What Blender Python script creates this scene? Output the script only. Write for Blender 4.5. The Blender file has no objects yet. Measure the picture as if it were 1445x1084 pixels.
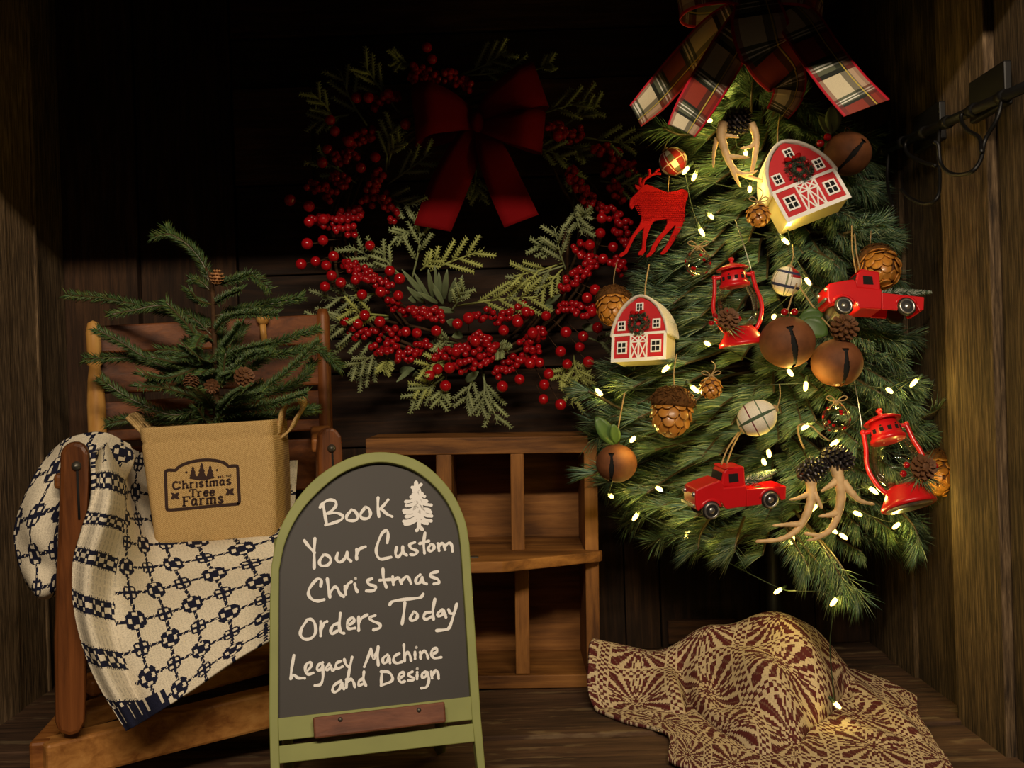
import bpy, math, random
import numpy as np
from mathutils import Vector, Matrix
R = math.radians
random.seed(7)
rng = np.random.default_rng(7)
scn = bpy.context.scene
COL = scn.collection

# ------------------------------------------------------------------ camera, light, exposure
F = 1549.0                      # focal length in pixels of the 1445 x 1084 frame
CX, CY = 722.5, 542.0
CZ = 1.30                       # eye height
DECK = CZ - 0.48                # top of the display deck
ROLL = R(1.9)
CR = Vector((math.cos(ROLL), 0, -math.sin(ROLL)))
CU = Vector((math.sin(ROLL), 0, math.cos(ROLL)))
CF = Vector((0, 1, 0))
EYE = Vector((0, 0, CZ))
cd = bpy.data.cameras.new('camera')
cam = bpy.data.objects.new('camera', cd)
COL.objects.link(cam)
cd.sensor_width = 36
cd.lens = F / 1445 * 36
cd.clip_start = 0.02
cam.matrix_world = Matrix(((CR.x, CU.x, -CF.x, 0), (CR.y, CU.y, -CF.y, 0), (CR.z, CU.z, -CF.z, CZ), (0, 0, 0, 1)))
scn.camera = cam

w = bpy.data.worlds.new('world')
scn.world = w
w.use_nodes = True
w.node_tree.nodes['Background'].inputs[0].default_value = (0.9, 0.72, 0.5, 1)
w.node_tree.nodes['Background'].inputs[1].default_value = 0.030

ld = bpy.data.lights.new('ceiling_tube_light', 'AREA')
ld.shape = 'RECTANGLE'
ld.size, ld.size_y = 1.2, 0.06
ld.energy = 43
ld.color = (1.0, 0.82, 0.60)
lo = bpy.data.objects.new('ceiling_tube_light', ld)
COL.objects.link(lo)
lo.location = (0.10, -0.60, CZ + 1.03)
lo.rotation_euler = (Vector((0, 1.75, CZ - 0.15)) - lo.location).to_track_quat('-Z', 'Y').to_euler()

vs = scn.view_settings
vs.view_transform = 'Standard'
vs.look = 'None'
vs.gamma = 1
vs.use_curve_mapping = False
vs.exposure = 0.0

# ------------------------------------------------------------------ helpers
def lin(r, g, b):
    f = lambda c: c / 12.92 if c <= 0.04045 else ((c + 0.055) / 1.055) ** 2.4
    return (f(r / 255), f(g / 255), f(b / 255))

def P(px, py, Y):
    """point at distance Y in front of the eye"""
    return EYE + CR * ((px - CX) / F * Y) + CU * (-(py - CY) / F * Y) + CF * Y

def frame(px, py, Y, roll=0, yaw=0, pitch=0, s=None):
    """matrix of a hanging thing: x right, y away, z up, in units of the thing's own pixels"""
    s = Y / F if s is None else s
    m = Matrix.Translation(P(px, py, Y)) @ Matrix.Rotation(ROLL + R(roll), 4, 'Y') @ Matrix.Rotation(R(yaw), 4, 'Z') @ Matrix.Rotation(R(pitch), 4, 'X')
    return m @ Matrix.Scale(s, 4)

class Pl:
    """a tilted plane; loc() gives plane coordinates of a traced point"""
    def __init__(self, O, u, v):
        self.O, self.u, self.v = O, u.normalized(), v.normalized()
        self.n = -self.u.cross(self.v)          # away from the eye
        self.n = self.n.normalized()
        if self.n.y < 0: self.n = -self.n
        self.M = Matrix(((self.u.x, self.n.x, self.v.x, O.x), (self.u.y, self.n.y, self.v.y, O.y), (self.u.z, self.n.z, self.v.z, O.z), (0, 0, 0, 1)))
    def loc(self, px, py):
        d = P(px, py, 1.0) - EYE
        t = (self.O - EYE).dot(self.n) / d.dot(self.n)
        q = EYE + d * t - self.O
        return (q.dot(self.u), q.dot(self.v))

def cr(pts, n=8, closed=False):
    """Catmull-Rom through tuples"""
    A = np.array([tuple(p) for p in pts], float)
    N = len(A)
    out = []
    rngs = range(N if closed else N - 1)
    for i in rngs:
        p1, p2 = A[i], A[(i + 1) % N]
        p0 = A[(i - 1) % N] if (closed or i > 0) else 2 * p1 - p2
        p3 = A[(i + 2) % N] if (closed or i < N - 2) else 2 * p2 - p1
        for k in range(n):
            t = k / n
            out.append(0.5 * ((2 * p1) + (p2 - p0) * t + (2 * p0 - 5 * p1 + 4 * p2 - p3) * t * t + (3 * p1 - p0 - 3 * p2 + p3) * t ** 3))
    if not closed: out.append(A[-1])
    return [Vector(o) for o in out]

def surf(ctrl, nu, nv):
    """bicubic surface through a control grid [rows][cols] of 3-vectors -> array (nv+1, nu+1, 3)"""
    A = np.array([[tuple(c) for c in row] for row in ctrl], float)
    def interp(B, n):
        N = B.shape[0]
        t = np.linspace(0, N - 1, n + 1)
        i = np.minimum(t.astype(int), N - 2)
        f = (t - i).reshape((-1,) + (1,) * (B.ndim - 1))
        ext = np.concatenate([[2 * B[0] - B[1]], B, [2 * B[-1] - B[-2]]])
        p0, p1, p2, p3 = ext[i], ext[i + 1], ext[i + 2], ext[i + 3]
        return 0.5 * (2 * p1 + (p2 - p0) * f + (2 * p0 - 5 * p1 + 4 * p2 - p3) * f ** 2 + (3 * p1 - p0 - 3 * p2 + p3) * f ** 3)
    A = interp(A, nv)
    A = np.swapaxes(interp(np.swapaxes(A, 0, 1), nu), 0, 1)
    return A

GROUPS = {'barn_ornament': 'red barn ornaments on the tree', 'lantern_ornament': 'red lantern ornaments on the tree', 'truck_ornament': 'red truck ornaments on the tree', 'jingle_bell': 'rusty jingle bells on the tree',
          'fabric_ball': 'plaid fabric balls on the tree', 'glass_ball': 'red dotted glass balls on the tree', 'acorn_ornament': 'wood shaving acorns on the tree', 'wood_cone_ornament': 'small wood shaving cones on the tree', 'antler_ornament': 'antler ornaments on the tree'}
ROOT = {}                       # world matrices of the roots
def tag(o, label=None, cat=None, group=None, kind=None):
    if label: o['label'] = label
    if cat: o['category'] = cat
    if group: o['group'] = group
    if kind: o['kind'] = kind
    return o
def thing(name, label, cat, M, group=None):
    o = bpy.data.objects.new(name, None)
    COL.objects.link(o)
    o.empty_display_size = 0.02
    loc, rot, sc = M.decompose()
    o.location = loc
    o.rotation_euler = rot.to_euler()
    ROOT[o.name] = Matrix.Translation(loc) @ rot.to_matrix().to_4x4()
    return tag(o, label, cat, group or GROUPS.get(name))
def rootm(o):
    while o.parent: o = o.parent
    return ROOT[o.name]

class MB:
    def __init__(self, M=None):
        self.M = M
        self.v, self.f, self.m, self.s, self.c = [], [], [], [], []
        self.hascol = False
    def add(self, vs, fs, m=0, sm=True, col=None):
        b = len(self.v)
        if self.M is not None: vs = [self.M @ Vector(v) for v in vs]
        self.v.extend(vs)
        if col is not None: self.hascol = True
        percol = isinstance(col, list)
        for k, f in enumerate(fs):
            self.f.append([i + b for i in f])
            self.m.append(m); self.s.append(sm)
            self.c.append((col[k] if percol else col) or (1, 1, 1))
        return self
    def box(self, c, d, m=0, col=None, rot=None):
        x, y, z = d[0] / 2, d[1] / 2, d[2] / 2
        q = [Vector((sx * x, sy * y, sz * z)) for sx in (-1, 1) for sy in (-1, 1) for sz in (-1, 1)]
        if rot is not None: q = [rot @ p for p in q]
        return self.add([Vector(c) + p for p in q], [(0, 1, 3, 2), (4, 6, 7, 5), (0, 4, 5, 1), (2, 3, 7, 6), (0, 2, 6, 4), (1, 5, 7, 3)], m, False, col)
    def prism(self, ol, y0, y1, m=0, sm=False, col=None):
        n = len(ol)
        a = sum(ol[i][0] * ol[(i + 1) % n][1] - ol[(i + 1) % n][0] * ol[i][1] for i in range(n))
        if a < 0: ol = ol[::-1]
        vs = [(p[0], y0, p[1]) for p in ol] + [(p[0], y1, p[1]) for p in ol]
        fs = [list(range(n)), list(range(2 * n - 1, n - 1, -1))]
        self.add(vs, fs, m, False, col)
        b = len(self.v) - 2 * n
        for i in range(n):
            j = (i + 1) % n
            self.f.append([b + i, b + n + i, b + n + j, b + j]); self.m.append(m); self.s.append(sm); self.c.append(col or (1, 1, 1))
        return self
    def strip(self, A, B, y0, y1, m=0, closed=False):
        """band between two outlines of equal length (x,z), thick from y0 to y1"""
        n = len(A)
        vs = [(p[0], y, p[1]) for y in (y0, y1) for q in (A, B) for p in q]
        fs = []
        for i in range(n if closed else n - 1):
            j = (i + 1) % n
            a0, a1, b0, b1 = i, j, n + i, n + j
            fs += [(a0, a1, b1, b0), (2 * n + a0, 2 * n + b0, 2 * n + b1, 2 * n + a1), (a0, 2 * n + a0, 2 * n + a1, a1), (b0, b1, 2 * n + b1, 2 * n + b0)]
        if not closed:
            fs += [(0, n, 3 * n, 2 * n), (n - 1, 3 * n - 1, 4 * n - 1, 2 * n - 1)]
        return self.add(vs, fs, m, False)
    def lathe(self, prof, n=24, c=(0, 0, 0), m=0, T=None, col=None):
        c = Vector(c)
        vs, fs = [], []
        for r, z in prof:
            for k in range(n):
                a = 2 * math.pi * k / n
                p = Vector((r * math.cos(a), r * math.sin(a), z))
                if T is not None: p = T @ p
                vs.append(c + p)
        for i in range(len(prof) - 1):
            for k in range(n):
                l = (k + 1) % n
                fs.append((i * n + k, i * n + l, (i + 1) * n + l, (i + 1) * n + k))
        if prof[0][0] > 1e-6: fs.append(list(range(n - 1, -1, -1)))
        if prof[-1][0] > 1e-6: fs.append([(len(prof) - 1) * n + k for k in range(n)])
        return self.add(vs, fs, m, True, col)
    def tube(self, pts, r, n=8, m=0, col=None):
        pts = [Vector(p) for p in pts]
        N = len(pts)
        rs = r if isinstance(r, (list, tuple)) else [r] * N
        vs, fs = [], []
        nrm = None
        for i in range(N):
            t = (pts[min(i + 1, N - 1)] - pts[max(i - 1, 0)])
            if t.length < 1e-12: t = Vector((0, 0, 1))
            t.normalize()
            if nrm is None:
                nrm = t.cross(Vector((0.3, 1, 0.2)))
                if nrm.length < 1e-3: nrm = t.cross(Vector((1, 0, 0)))
            nrm = (nrm - t * nrm.dot(t)).normalized()
            bn = t.cross(nrm)
            for k in range(n):
                a = 2 * math.pi * k / n
                vs.append(pts[i] + (nrm * math.cos(a) + bn * math.sin(a)) * rs[i])
        for i in range(N - 1):
            for k in range(n):
                l = (k + 1) % n
                fs.append((i * n + k, i * n + l, (i + 1) * n + l, (i + 1) * n + k))
        fs.append(list(range(n - 1, -1, -1)))
        fs.append([(N - 1) * n + k for k in range(n)])
        return self.add(vs, fs, m, True, col)
    def ball(self, c, r, nu=12, nv=8, m=0, col=None, sc=(1, 1, 1), T=None):
        c = Vector(c)
        vs = []
        for j in range(nv + 1):
            th = math.pi * j / nv
            rr = math.sin(th)
            cnt = 1 if j in (0, nv) else nu
            for k in range(cnt):
                a = 2 * math.pi * k / nu
                p = Vector((rr * math.cos(a) * r * sc[0], rr * math.sin(a) * r * sc[1], math.cos(th) * r * sc[2]))
                if T is not None: p = T @ p
                vs.append(c + p)
        fs = []
        ring = lambda j: 0 if j == 0 else 1 + (j - 1) * nu
        for j in range(nv):
            for k in range(nu):
                l = (k + 1) % nu
                if j == 0: fs.append((0, ring(1) + k, ring(1) + l))
                elif j == nv - 1: fs.append((ring(j) + k, ring(nv), ring(j) + l))
                else: fs.append((ring(j) + k, ring(j + 1) + k, ring(j + 1) + l, ring(j) + l))
        return self.add(vs, fs, m, True, col)
    def grid(self, A, colf=None, m=0, flip=False):
        nv, nu = A.shape[0], A.shape[1]
        vs = [tuple(p) for p in A.reshape(-1, 3)]
        fs, cs = [], []
        for j in range(nv - 1):
            for i in range(nu - 1):
                q = (j * nu + i, j * nu + i + 1, (j + 1) * nu + i + 1, (j + 1) * nu + i)
                fs.append(q[::-1] if flip else q)
                if colf is not None: cs.append(colf(i, j))
        return self.add(vs, fs, m, True, cs if colf is not None else None)
    def blade(self, p, d, L, wd, side, col, bend=None):
        """a needle: narrow three-sided spike of two segments"""
        q = p + d * (L * 0.55)
        e = p + d * L
        if bend is not None: e = e + bend
        s = side * wd
        t = d.cross(side) * (wd * 0.7)
        self.M, M0 = None, self.M
        self.add([p - s * .6, p + s * .6, p + t * .6, q - s, q + s, q + t, e], [(0, 1, 4, 3), (1, 2, 5, 4), (2, 0, 3, 5), (3, 4, 6), (4, 5, 6), (5, 3, 6)], 0, True, col)
        self.M = M0
    def build(self, name, mats, parent=None, sm=None, bevel=0, kind=None, label=None, at=None, solid=0, sub=0):
        me = bpy.data.meshes.new(name)
        o = bpy.data.objects.new(name, me)
        COL.objects.link(o)
        if parent is not None:
            inv = rootm(parent).inverted()
            V = [inv @ Vector(v) for v in self.v]
            o.parent = parent
        elif at is not None:
            at = Vector(at)
            V = [Vector(v) - at for v in self.v]
            o.location = at
            ROOT[o.name] = Matrix.Translation(at)
        else:
            V = self.v
            ROOT[o.name] = Matrix.Identity(4)
        me.from_pydata([tuple(v) for v in V], [], self.f)
        mats = mats if isinstance(mats, (list, tuple)) else [mats]
        for mm in mats: me.materials.append(mm)
        if len(mats) > 1: me.polygons.foreach_set('material_index', self.m)
        me.polygons.foreach_set('use_smooth', self.s if sm is None else [sm] * len(self.f))
        if self.hascol:
            at_ = me.color_attributes.new('Col', 'FLOAT_COLOR', 'CORNER')
            cnt = np.array([len(f) for f in self.f])
            cc = np.repeat(np.c_[np.array(self.c, float), np.ones(len(self.c))], cnt, axis=0)
            at_.data.foreach_set('color', cc.astype(np.float32).ravel())
        me.update()
        if solid:
            md = o.modifiers.new('thickness', 'SOLIDIFY'); md.thickness = solid; md.offset = 0
        if bevel:
            md = o.modifiers.new('bevel', 'BEVEL'); md.width = bevel; md.segments = 2; md.limit_method = 'ANGLE'
        if sub:
            md = o.modifiers.new('subd', 'SUBSURF'); md.levels = sub; md.render_levels = sub
        if kind: o['kind'] = kind
        if label: o['label'] = label
        return o

# ------------------------------------------------------------------ materials
def newmat(name):
    m = bpy.data.materials.new(name)
    m.use_nodes = True
    nt = m.node_tree
    return m, nt, nt.nodes['Principled BSDF']
def nd(nt, t, **k):
    n = nt.nodes.new(t)
    for a, b in k.items(): setattr(n, a, b)
    return n
def plain(name, col, rough=0.6, metal=0.0, spec=0.5, noise=0.0, nscale=60.0, bump=0.0, sheen=0.0, coat=0.0):
    m, nt, b = newmat(name)
    b.inputs['Base Color'].default_value = (*col, 1)
    b.inputs['Roughness'].default_value = rough
    b.inputs['Metallic'].default_value = metal
    b.inputs['Specular IOR Level'].default_value = spec
    if sheen: b.inputs['Sheen Weight'].default_value = sheen
    if coat: b.inputs['Coat Weight'].default_value = coat
    if noise or bump:
        tc = nd(nt, 'ShaderNodeTexCoord')
        nz = nd(nt, 'ShaderNodeTexNoise')
        nz.inputs['Scale'].default_value = nscale
        nz.inputs['Detail'].default_value = 6
        nt.links.new(tc.outputs['Object'], nz.inputs['Vector'])
        if noise:
            rp = nd(nt, 'ShaderNodeValToRGB')
            rp.color_ramp.elements[0].position = 0.3
            rp.color_ramp.elements[1].position = 0.7
            rp.color_ramp.elements[0].color = (*[c * (1 - noise) for c in col], 1)
            rp.color_ramp.elements[1].color = (*[min(1, c * (1 + noise)) for c in col], 1)
            nt.links.new(nz.outputs['Fac'], rp.inputs['Fac'])
            nt.links.new(rp.outputs['Color'], b.inputs['Base Color'])
        if bump:
            bp = nd(nt, 'ShaderNodeBump')
            bp.inputs['Strength'].default_value = bump
            bp.inputs['Distance'].default_value = 0.002
            nt.links.new(nz.outputs['Fac'], bp.inputs['Height'])
            nt.links.new(bp.outputs['Normal'], b.inputs['Normal'])
    return m
def vcol(name, rough=0.7, spec=0.3, noise=0.0, nscale=400, bump=0.0, sheen=0.0, trans=0.0):
    m, nt, b = newmat(name)
    at = nd(nt, 'ShaderNodeAttribute', attribute_name='Col')
    nt.links.new(at.outputs['Color'], b.inputs['Base Color'])
    b.inputs['Roughness'].default_value = rough
    b.inputs['Specular IOR Level'].default_value = spec
    if sheen: b.inputs['Sheen Weight'].default_value = sheen
    if noise or bump:
        tc = nd(nt, 'ShaderNodeTexCoord')
        nz = nd(nt, 'ShaderNodeTexNoise')
        nz.inputs['Scale'].default_value = nscale
        nz.inputs['Detail'].default_value = 3
        nt.links.new(tc.outputs['Object'], nz.inputs['Vector'])
        if noise:
            mx = nd(nt, 'ShaderNodeMix', data_type='RGBA', blend_type='MULTIPLY')
            rp = nd(nt, 'ShaderNodeValToRGB')
            rp.color_ramp.elements[0].position = 0.35
            rp.color_ramp.elements[1].position = 0.6
            rp.color_ramp.elements[0].color = (1 - noise, 1 - noise, 1 - noise, 1)
            nt.links.new(nz.outputs['Fac'], rp.inputs['Fac'])
            mx.inputs[0].default_value = 1
            nt.links.new(at.outputs['Color'], mx.inputs[6])
            nt.links.new(rp.outputs['Color'], mx.inputs[7])
            nt.links.new(mx.outputs[2], b.inputs['Base Color'])
        if bump:
            bp = nd(nt, 'ShaderNodeBump')
            bp.inputs['Strength'].default_value = bump
            bp.inputs['Distance'].default_value = 0.001
            nt.links.new(nz.outputs['Fac'], bp.inputs['Height'])
            nt.links.new(bp.outputs['Normal'], b.inputs['Normal'])
    return m
def wood(name, c0, c1, c2, axis='z', fine=90.0, rough=0.75, bump=0.4, tint=False, knots=0.35, dirt=0.0):
    """grained wood; axis = direction of the grain in the object's own space"""
    m, nt, b = newmat(name)
    tc = nd(nt, 'ShaderNodeTexCoord')
    mp = nd(nt, 'ShaderNodeMapping')
    k = {'x': 0, 'y': 1, 'z': 2}[axis]
    sc = [1.0, 1.0, 1.0]; sc[k] = 0.07
    mp.inputs['Scale'].default_value = sc
    nt.links.new(tc.outputs['Object'], mp.inputs['Vector'])
    n1 = nd(nt, 'ShaderNodeTexNoise')
    n1.inputs['Scale'].default_value = fine
    n1.inputs['Detail'].default_value = 9
    n1.inputs['Roughness'].default_value = 0.65
    n1.inputs['Distortion'].default_value = 0.4
    nt.links.new(mp.outputs['Vector'], n1.inputs['Vector'])
    n2 = nd(nt, 'ShaderNodeTexNoise')
    n2.inputs['Scale'].default_value = 7.0
    n2.inputs['Detail'].default_value = 4
    n2.inputs['Distortion'].default_value = 1.2
    mp2 = nd(nt, 'ShaderNodeMapping')
    sc2 = [1.0, 1.0, 1.0]; sc2[k] = 0.35
    mp2.inputs['Scale'].default_value = sc2
    nt.links.new(tc.outputs['Object'], mp2.inputs['Vector'])
    nt.links.new(mp2.outputs['Vector'], n2.inputs['Vector'])
    mixf = nd(nt, 'ShaderNodeMix', data_type='FLOAT')
    mixf.inputs[0].default_value = knots
    nt.links.new(n1.outputs['Fac'], mixf.inputs[2])
    nt.links.new(n2.outputs['Fac'], mixf.inputs[3])
    rp = nd(nt, 'ShaderNodeValToRGB')
    e = rp.color_ramp.elements
    e[0].position = 0.38; e[0].color = (*c0, 1)
    e[1].position = 0.63; e[1].color = (*c2, 1)
    x = e.new(0.5); x.color = (*c1, 1)
    nt.links.new(mixf.outputs[0], rp.inputs['Fac'])
    out = rp.outputs['Color']
    if tint:
        at = nd(nt, 'ShaderNodeAttribute', attribute_name='Col')
        mx = nd(nt, 'ShaderNodeMix', data_type='RGBA', blend_type='MULTIPLY')
        mx.inputs[0].default_value = 1
        nt.links.new(out, mx.inputs[6])
        nt.links.new(at.outputs['Color'], mx.inputs[7])
        out = mx.outputs[2]
    if dirt:
        n3 = nd(nt, 'ShaderNodeTexNoise')
        n3.inputs['Scale'].default_value = 45; n3.inputs['Detail'].default_value = 5
        mp3 = nd(nt, 'ShaderNodeMapping'); sc3 = [1.0, 1.0, 1.0]; sc3[k] = 0.3
        mp3.inputs['Scale'].default_value = sc3
        nt.links.new(tc.outputs['Object'], mp3.inputs['Vector'])
        nt.links.new(mp3.outputs['Vector'], n3.inputs['Vector'])
        r3 = nd(nt, 'ShaderNodeValToRGB')
        r3.color_ramp.elements[0].position = 0.58; r3.color_ramp.elements[1].position = 0.66
        nt.links.new(n3.outputs['Fac'], r3.inputs['Fac'])
        mx3 = nd(nt, 'ShaderNodeMix', data_type='RGBA')
        sepm = nd(nt, 'ShaderNodeMath', operation='MULTIPLY'); sepm.inputs[1].default_value = dirt
        nt.links.new(r3.outputs['Color'], sepm.inputs[0])
        nt.links.new(sepm.outputs[0], mx3.inputs[0])
        nt.links.new(out, mx3.inputs[6])
        mx3.inputs[7].default_value = (*lin(150, 128, 95), 1)
        out = mx3.outputs[2]
    nt.links.new(out, b.inputs['Base Color'])
    b.inputs['Roughness'].default_value = rough
    b.inputs['Specular IOR Level'].default_value = 0.3
    bp = nd(nt, 'ShaderNodeBump')
    bp.inputs['Strength'].default_value = bump
    bp.inputs['Distance'].default_value = 0.0015
    nt.links.new(n1.outputs['Fac'], bp.inputs['Height'])
    nt.links.new(bp.outputs['Normal'], b.inputs['Normal'])
    return m
def glass(name, col=(1, 1, 1), rough=0.0):
    m, nt, b = newmat(name)
    gl = nd(nt, 'ShaderNodeBsdfGlossy'); gl.inputs['Roughness'].default_value = 0.03
    tr = nd(nt, 'ShaderNodeBsdfTransparent'); tr.inputs[0].default_value = (*[0.95 * c for c in col], 1)
    fr = nd(nt, 'ShaderNodeFresnel'); fr.inputs[0].default_value = 1.4
    mx = nd(nt, 'ShaderNodeMixShader')
    hf = nd(nt, 'ShaderNodeMath', operation='MULTIPLY'); hf.inputs[1].default_value = 0.6; nt.links.new(fr.outputs[0], hf.inputs[0]); nt.links.new(hf.outputs[0], mx.inputs[0]); nt.links.new(tr.outputs[0], mx.inputs[1]); nt.links.new(gl.outputs[0], mx.inputs[2])
    nt.links.new(mx.outputs[0], nt.nodes['Material Output'].inputs['Surface'])
    return m
def emit(name, col, st):
    m, nt, b = newmat(name)
    b.inputs['Base Color'].default_value = (*col, 1)
    b.inputs['Emission Color'].default_value = (*col, 1)
    b.inputs['Emission Strength'].default_value = st
    return m

M = {}
M['wall'] = wood('dark barn boards', lin(38, 25, 17), lin(58, 40, 27), lin(86, 60, 40), 'z', 110, 0.85, 0.5, True)
M['wallh'] = wood('dark panel boards', lin(36, 22, 14), lin(55, 35, 21), lin(80, 52, 31), 'x', 110, 0.8, 0.5, True)
M['grey'] = wood('weathered barn boards', lin(44, 35, 26), lin(92, 75, 55), lin(138, 116, 90), 'z', 230, 0.9, 0.8, True, 0.28)
M['deck'] = wood('worn deck planks', lin(40, 28, 20), lin(72, 52, 38), lin(98, 73, 54), 'x', 90, 0.8, 0.4, True, 0.4, 0.35)
M['chair'] = wood('honey chair wood', lin(96, 52, 20), lin(140, 86, 38), lin(176, 120, 60), 'x', 70, 0.5, 0.2, False, 0.55)
M['chairv'] = wood('red brown chair wood', lin(72, 38, 16), lin(116, 66, 30), lin(146, 88, 44), 'z', 60, 0.45, 0.2, False, 0.5)
M['chairl'] = wood('pale chair wood', lin(150, 100, 44), lin(188, 138, 70), lin(206, 160, 92), 'z', 60, 0.5, 0.2, False, 0.5)
M['crate'] = wood('orange crate wood', lin(78, 46, 19), lin(132, 86, 40), lin(166, 114, 58), 'x', 70, 0.65, 0.3, False, 0.55)
M['cratev'] = wood('orange crate wood upright', lin(78, 46, 19), lin(132, 86, 40), lin(166, 114, 58), 'z', 70, 0.65, 0.3, False, 0.55)
M['board'] = plain('chalkboard', lin(46, 41, 38), 0.55, 0, 0.4, 0.10, 12)
M['sage'] = plain('sage paint', lin(136, 140, 80), 0.6, 0, 0.4, 0.07, 25, 0.1)
M['ledge'] = wood('red brown ledge', lin(88, 50, 34), lin(112, 66, 46), lin(128, 80, 56), 'x', 90, 0.55, 0.2)
M['chalk'] = plain('chalk marker', lin(238, 234, 230), 0.9)
M['screw'] = plain('dull screw', lin(96, 92, 84), 0.45, 0.8)
M['rail'] = wood('pale honey seat rail', lin(124, 76, 32), lin(172, 118, 60), lin(200, 148, 84), 'x', 70, 0.5, 0.2, False, 0.55)
M['slat'] = wood('dark red brown slat', lin(54, 27, 11), lin(94, 50, 22), lin(128, 74, 36), 'x', 70, 0.45, 0.25, False, 0.5)
M['black'] = plain('black iron', lin(15, 13, 12), 0.5, 0.3, 0.5)
M['burlap'] = None
M['ink'] = plain('brown black ink', lin(52, 32, 26), 0.9)
M['berry'] = plain('glossy red berry', lin(156, 11, 20), 0.16, 0, 0.5, coat=0.3)
M['berrys'] = plain('satin red berry', lin(150, 11, 20), 0.22, 0, 0.5)
M['velvet'] = plain('red velvet', lin(104, 4, 9), 0.9, 0, 0.1)
M['needle'] = vcol('green needles', 0.38, 0.5)
M['sprig'] = vcol('sage green sprig', 0.6, 0.3)
M['leaf'] = plain('green leaf', lin(70, 96, 44), 0.45, 0, 0.4, 0.2, 60)
M['leafg'] = plain('grey green leaf', lin(104, 116, 82), 0.55, 0, 0.4, 0.15, 60)
M['twig'] = plain('brown twig', lin(70, 48, 30), 0.85, 0, 0.2, 0.3, 90)
M['cone'] = plain('brown cone scale', lin(104, 68, 42), 0.7, 0, 0.3, 0.3, 200)
M['conet'] = plain('tan cone', lin(170, 120, 76), 0.7, 0, 0.3, 0.3, 200)
M['rust'] = plain('rusty bell', lin(112, 66, 36), 0.72, 0.0, 0.35, 0.32, 45, 0.3)
M['dark'] = plain('black hollow', lin(10, 8, 7), 0.9)
M['twine'] = plain('jute twine', lin(170, 142, 98), 0.9, 0, 0.2, 0.2, 300)
M['red'] = plain('red enamel', lin(206, 24, 30), 0.3, 0.0, 0.5, 0.06, 30, coat=0.3)
M['redm'] = plain('red matte board', lin(196, 34, 40), 0.6, 0, 0.4, 0.05, 50)
M['cream'] = plain('cream card', lin(222, 206, 160), 0.7)
M['white'] = plain('white trim', lin(246, 242, 234), 0.6)
M['snow'] = plain('fluffy cotton snow', lin(214, 206, 192), 0.95, 0, 0.1, 0.08, 200, 0.8, sheen=0.3)
M['chrome'] = plain('silver hub', lin(190, 188, 184), 0.3, 0.9, 0.5, 0.3, 120)
M['tire'] = plain('black tyre', lin(28, 26, 26), 0.5)
M['glass'] = glass('clear glass')
M['frost'] = vcol('frosted bristle', 0.8, 0.2)
M['gold'] = plain('wood shaving scale', lin(186, 124, 50), 0.35, 0, 0.5, 0.3, 60, coat=0.3)
M['fuzz'] = plain('brown fibre cap', lin(92, 60, 30), 0.95, 0, 0.1, 0.35, 200, 0.8)
M['antler'] = plain('antler resin', lin(218, 182, 132), 0.55, 0, 0.4, 0.25, 60, 0.2)
M['pewter'] = plain('dark pewter cone', lin(56, 50, 52), 0.35, 0.4, 0.5, 0.3, 150)
M['felt'] = plain('red knit felt', lin(160, 12, 14), 0.9, 0, 0.15, 0.15, 300, 0.4)
M['cloth'] = vcol('plaid cloth', 0.75, 0.3, 0.15, 900, 0.2)
M['ribbon'] = vcol('plaid ribbon', 0.6, 0.35, 0.10, 900, 0.15)
M['navy'] = vcol('navy coverlet', 0.9, 0.15, 0.22, 700, 0.6)
M['wine'] = vcol('burgundy coverlet', 0.9, 0.15, 0.18, 700, 0.6)
M['wire'] = plain('green wire', lin(30, 44, 24), 0.5)
M['bulb'] = emit('warm mini bulb', (1.0, 0.70, 0.16), 6.0)
M['socket'] = plain('green socket', lin(36, 52, 28), 0.5)

def burlap():
    m, nt, b = newmat('burlap')
    tc = nd(nt, 'ShaderNodeTexCoord')
    mp = nd(nt, 'ShaderNodeMapping'); mp.inputs['Rotation'].default_value = (0, R(38), 0)
    nt.links.new(tc.outputs['Object'], mp.inputs['Vector'])
    wv = nd(nt, 'ShaderNodeTexWave'); wv.inputs['Scale'].default_value = 190; wv.inputs['Distortion'].default_value = 1.6; wv.inputs['Detail'].default_value = 3; wv.inputs['Detail Scale'].default_value = 3
    nt.links.new(mp.outputs['Vector'], wv.inputs['Vector'])
    nz = nd(nt, 'ShaderNodeTexNoise'); nz.inputs['Scale'].default_value = 300; nz.inputs['Detail'].default_value = 4
    nt.links.new(tc.outputs['Object'], nz.inputs['Vector'])
    mf = nd(nt, 'ShaderNodeMix', data_type='FLOAT'); mf.inputs[0].default_value = 0.55
    nt.links.new(wv.outputs['Fac'], mf.inputs[2]); nt.links.new(nz.outputs['Fac'], mf.inputs[3])
    rp = nd(nt, 'ShaderNodeValToRGB')
    rp.color_ramp.elements[0].position = 0.25; rp.color_ramp.elements[0].color = (*lin(160, 126, 76), 1)
    rp.color_ramp.elements[1].position = 0.75; rp.color_ramp.elements[1].color = (*lin(212, 180, 124), 1)
    nt.links.new(mf.outputs[0], rp.inputs['Fac']); nt.links.new(rp.outputs['Color'], b.inputs['Base Color'])
    b.inputs['Roughness'].default_value = 0.95; b.inputs['Specular IOR Level'].default_value = 0.1
    bp = nd(nt, 'ShaderNodeBump'); bp.inputs['Strength'].default_value = 0.5; bp.inputs['Distance'].default_value = 0.0008
    nt.links.new(mf.outputs[0], bp.inputs['Height']); nt.links.new(bp.outputs['Normal'], b.inputs['Normal'])
    return m
M['burlap'] = burlap()

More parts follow.
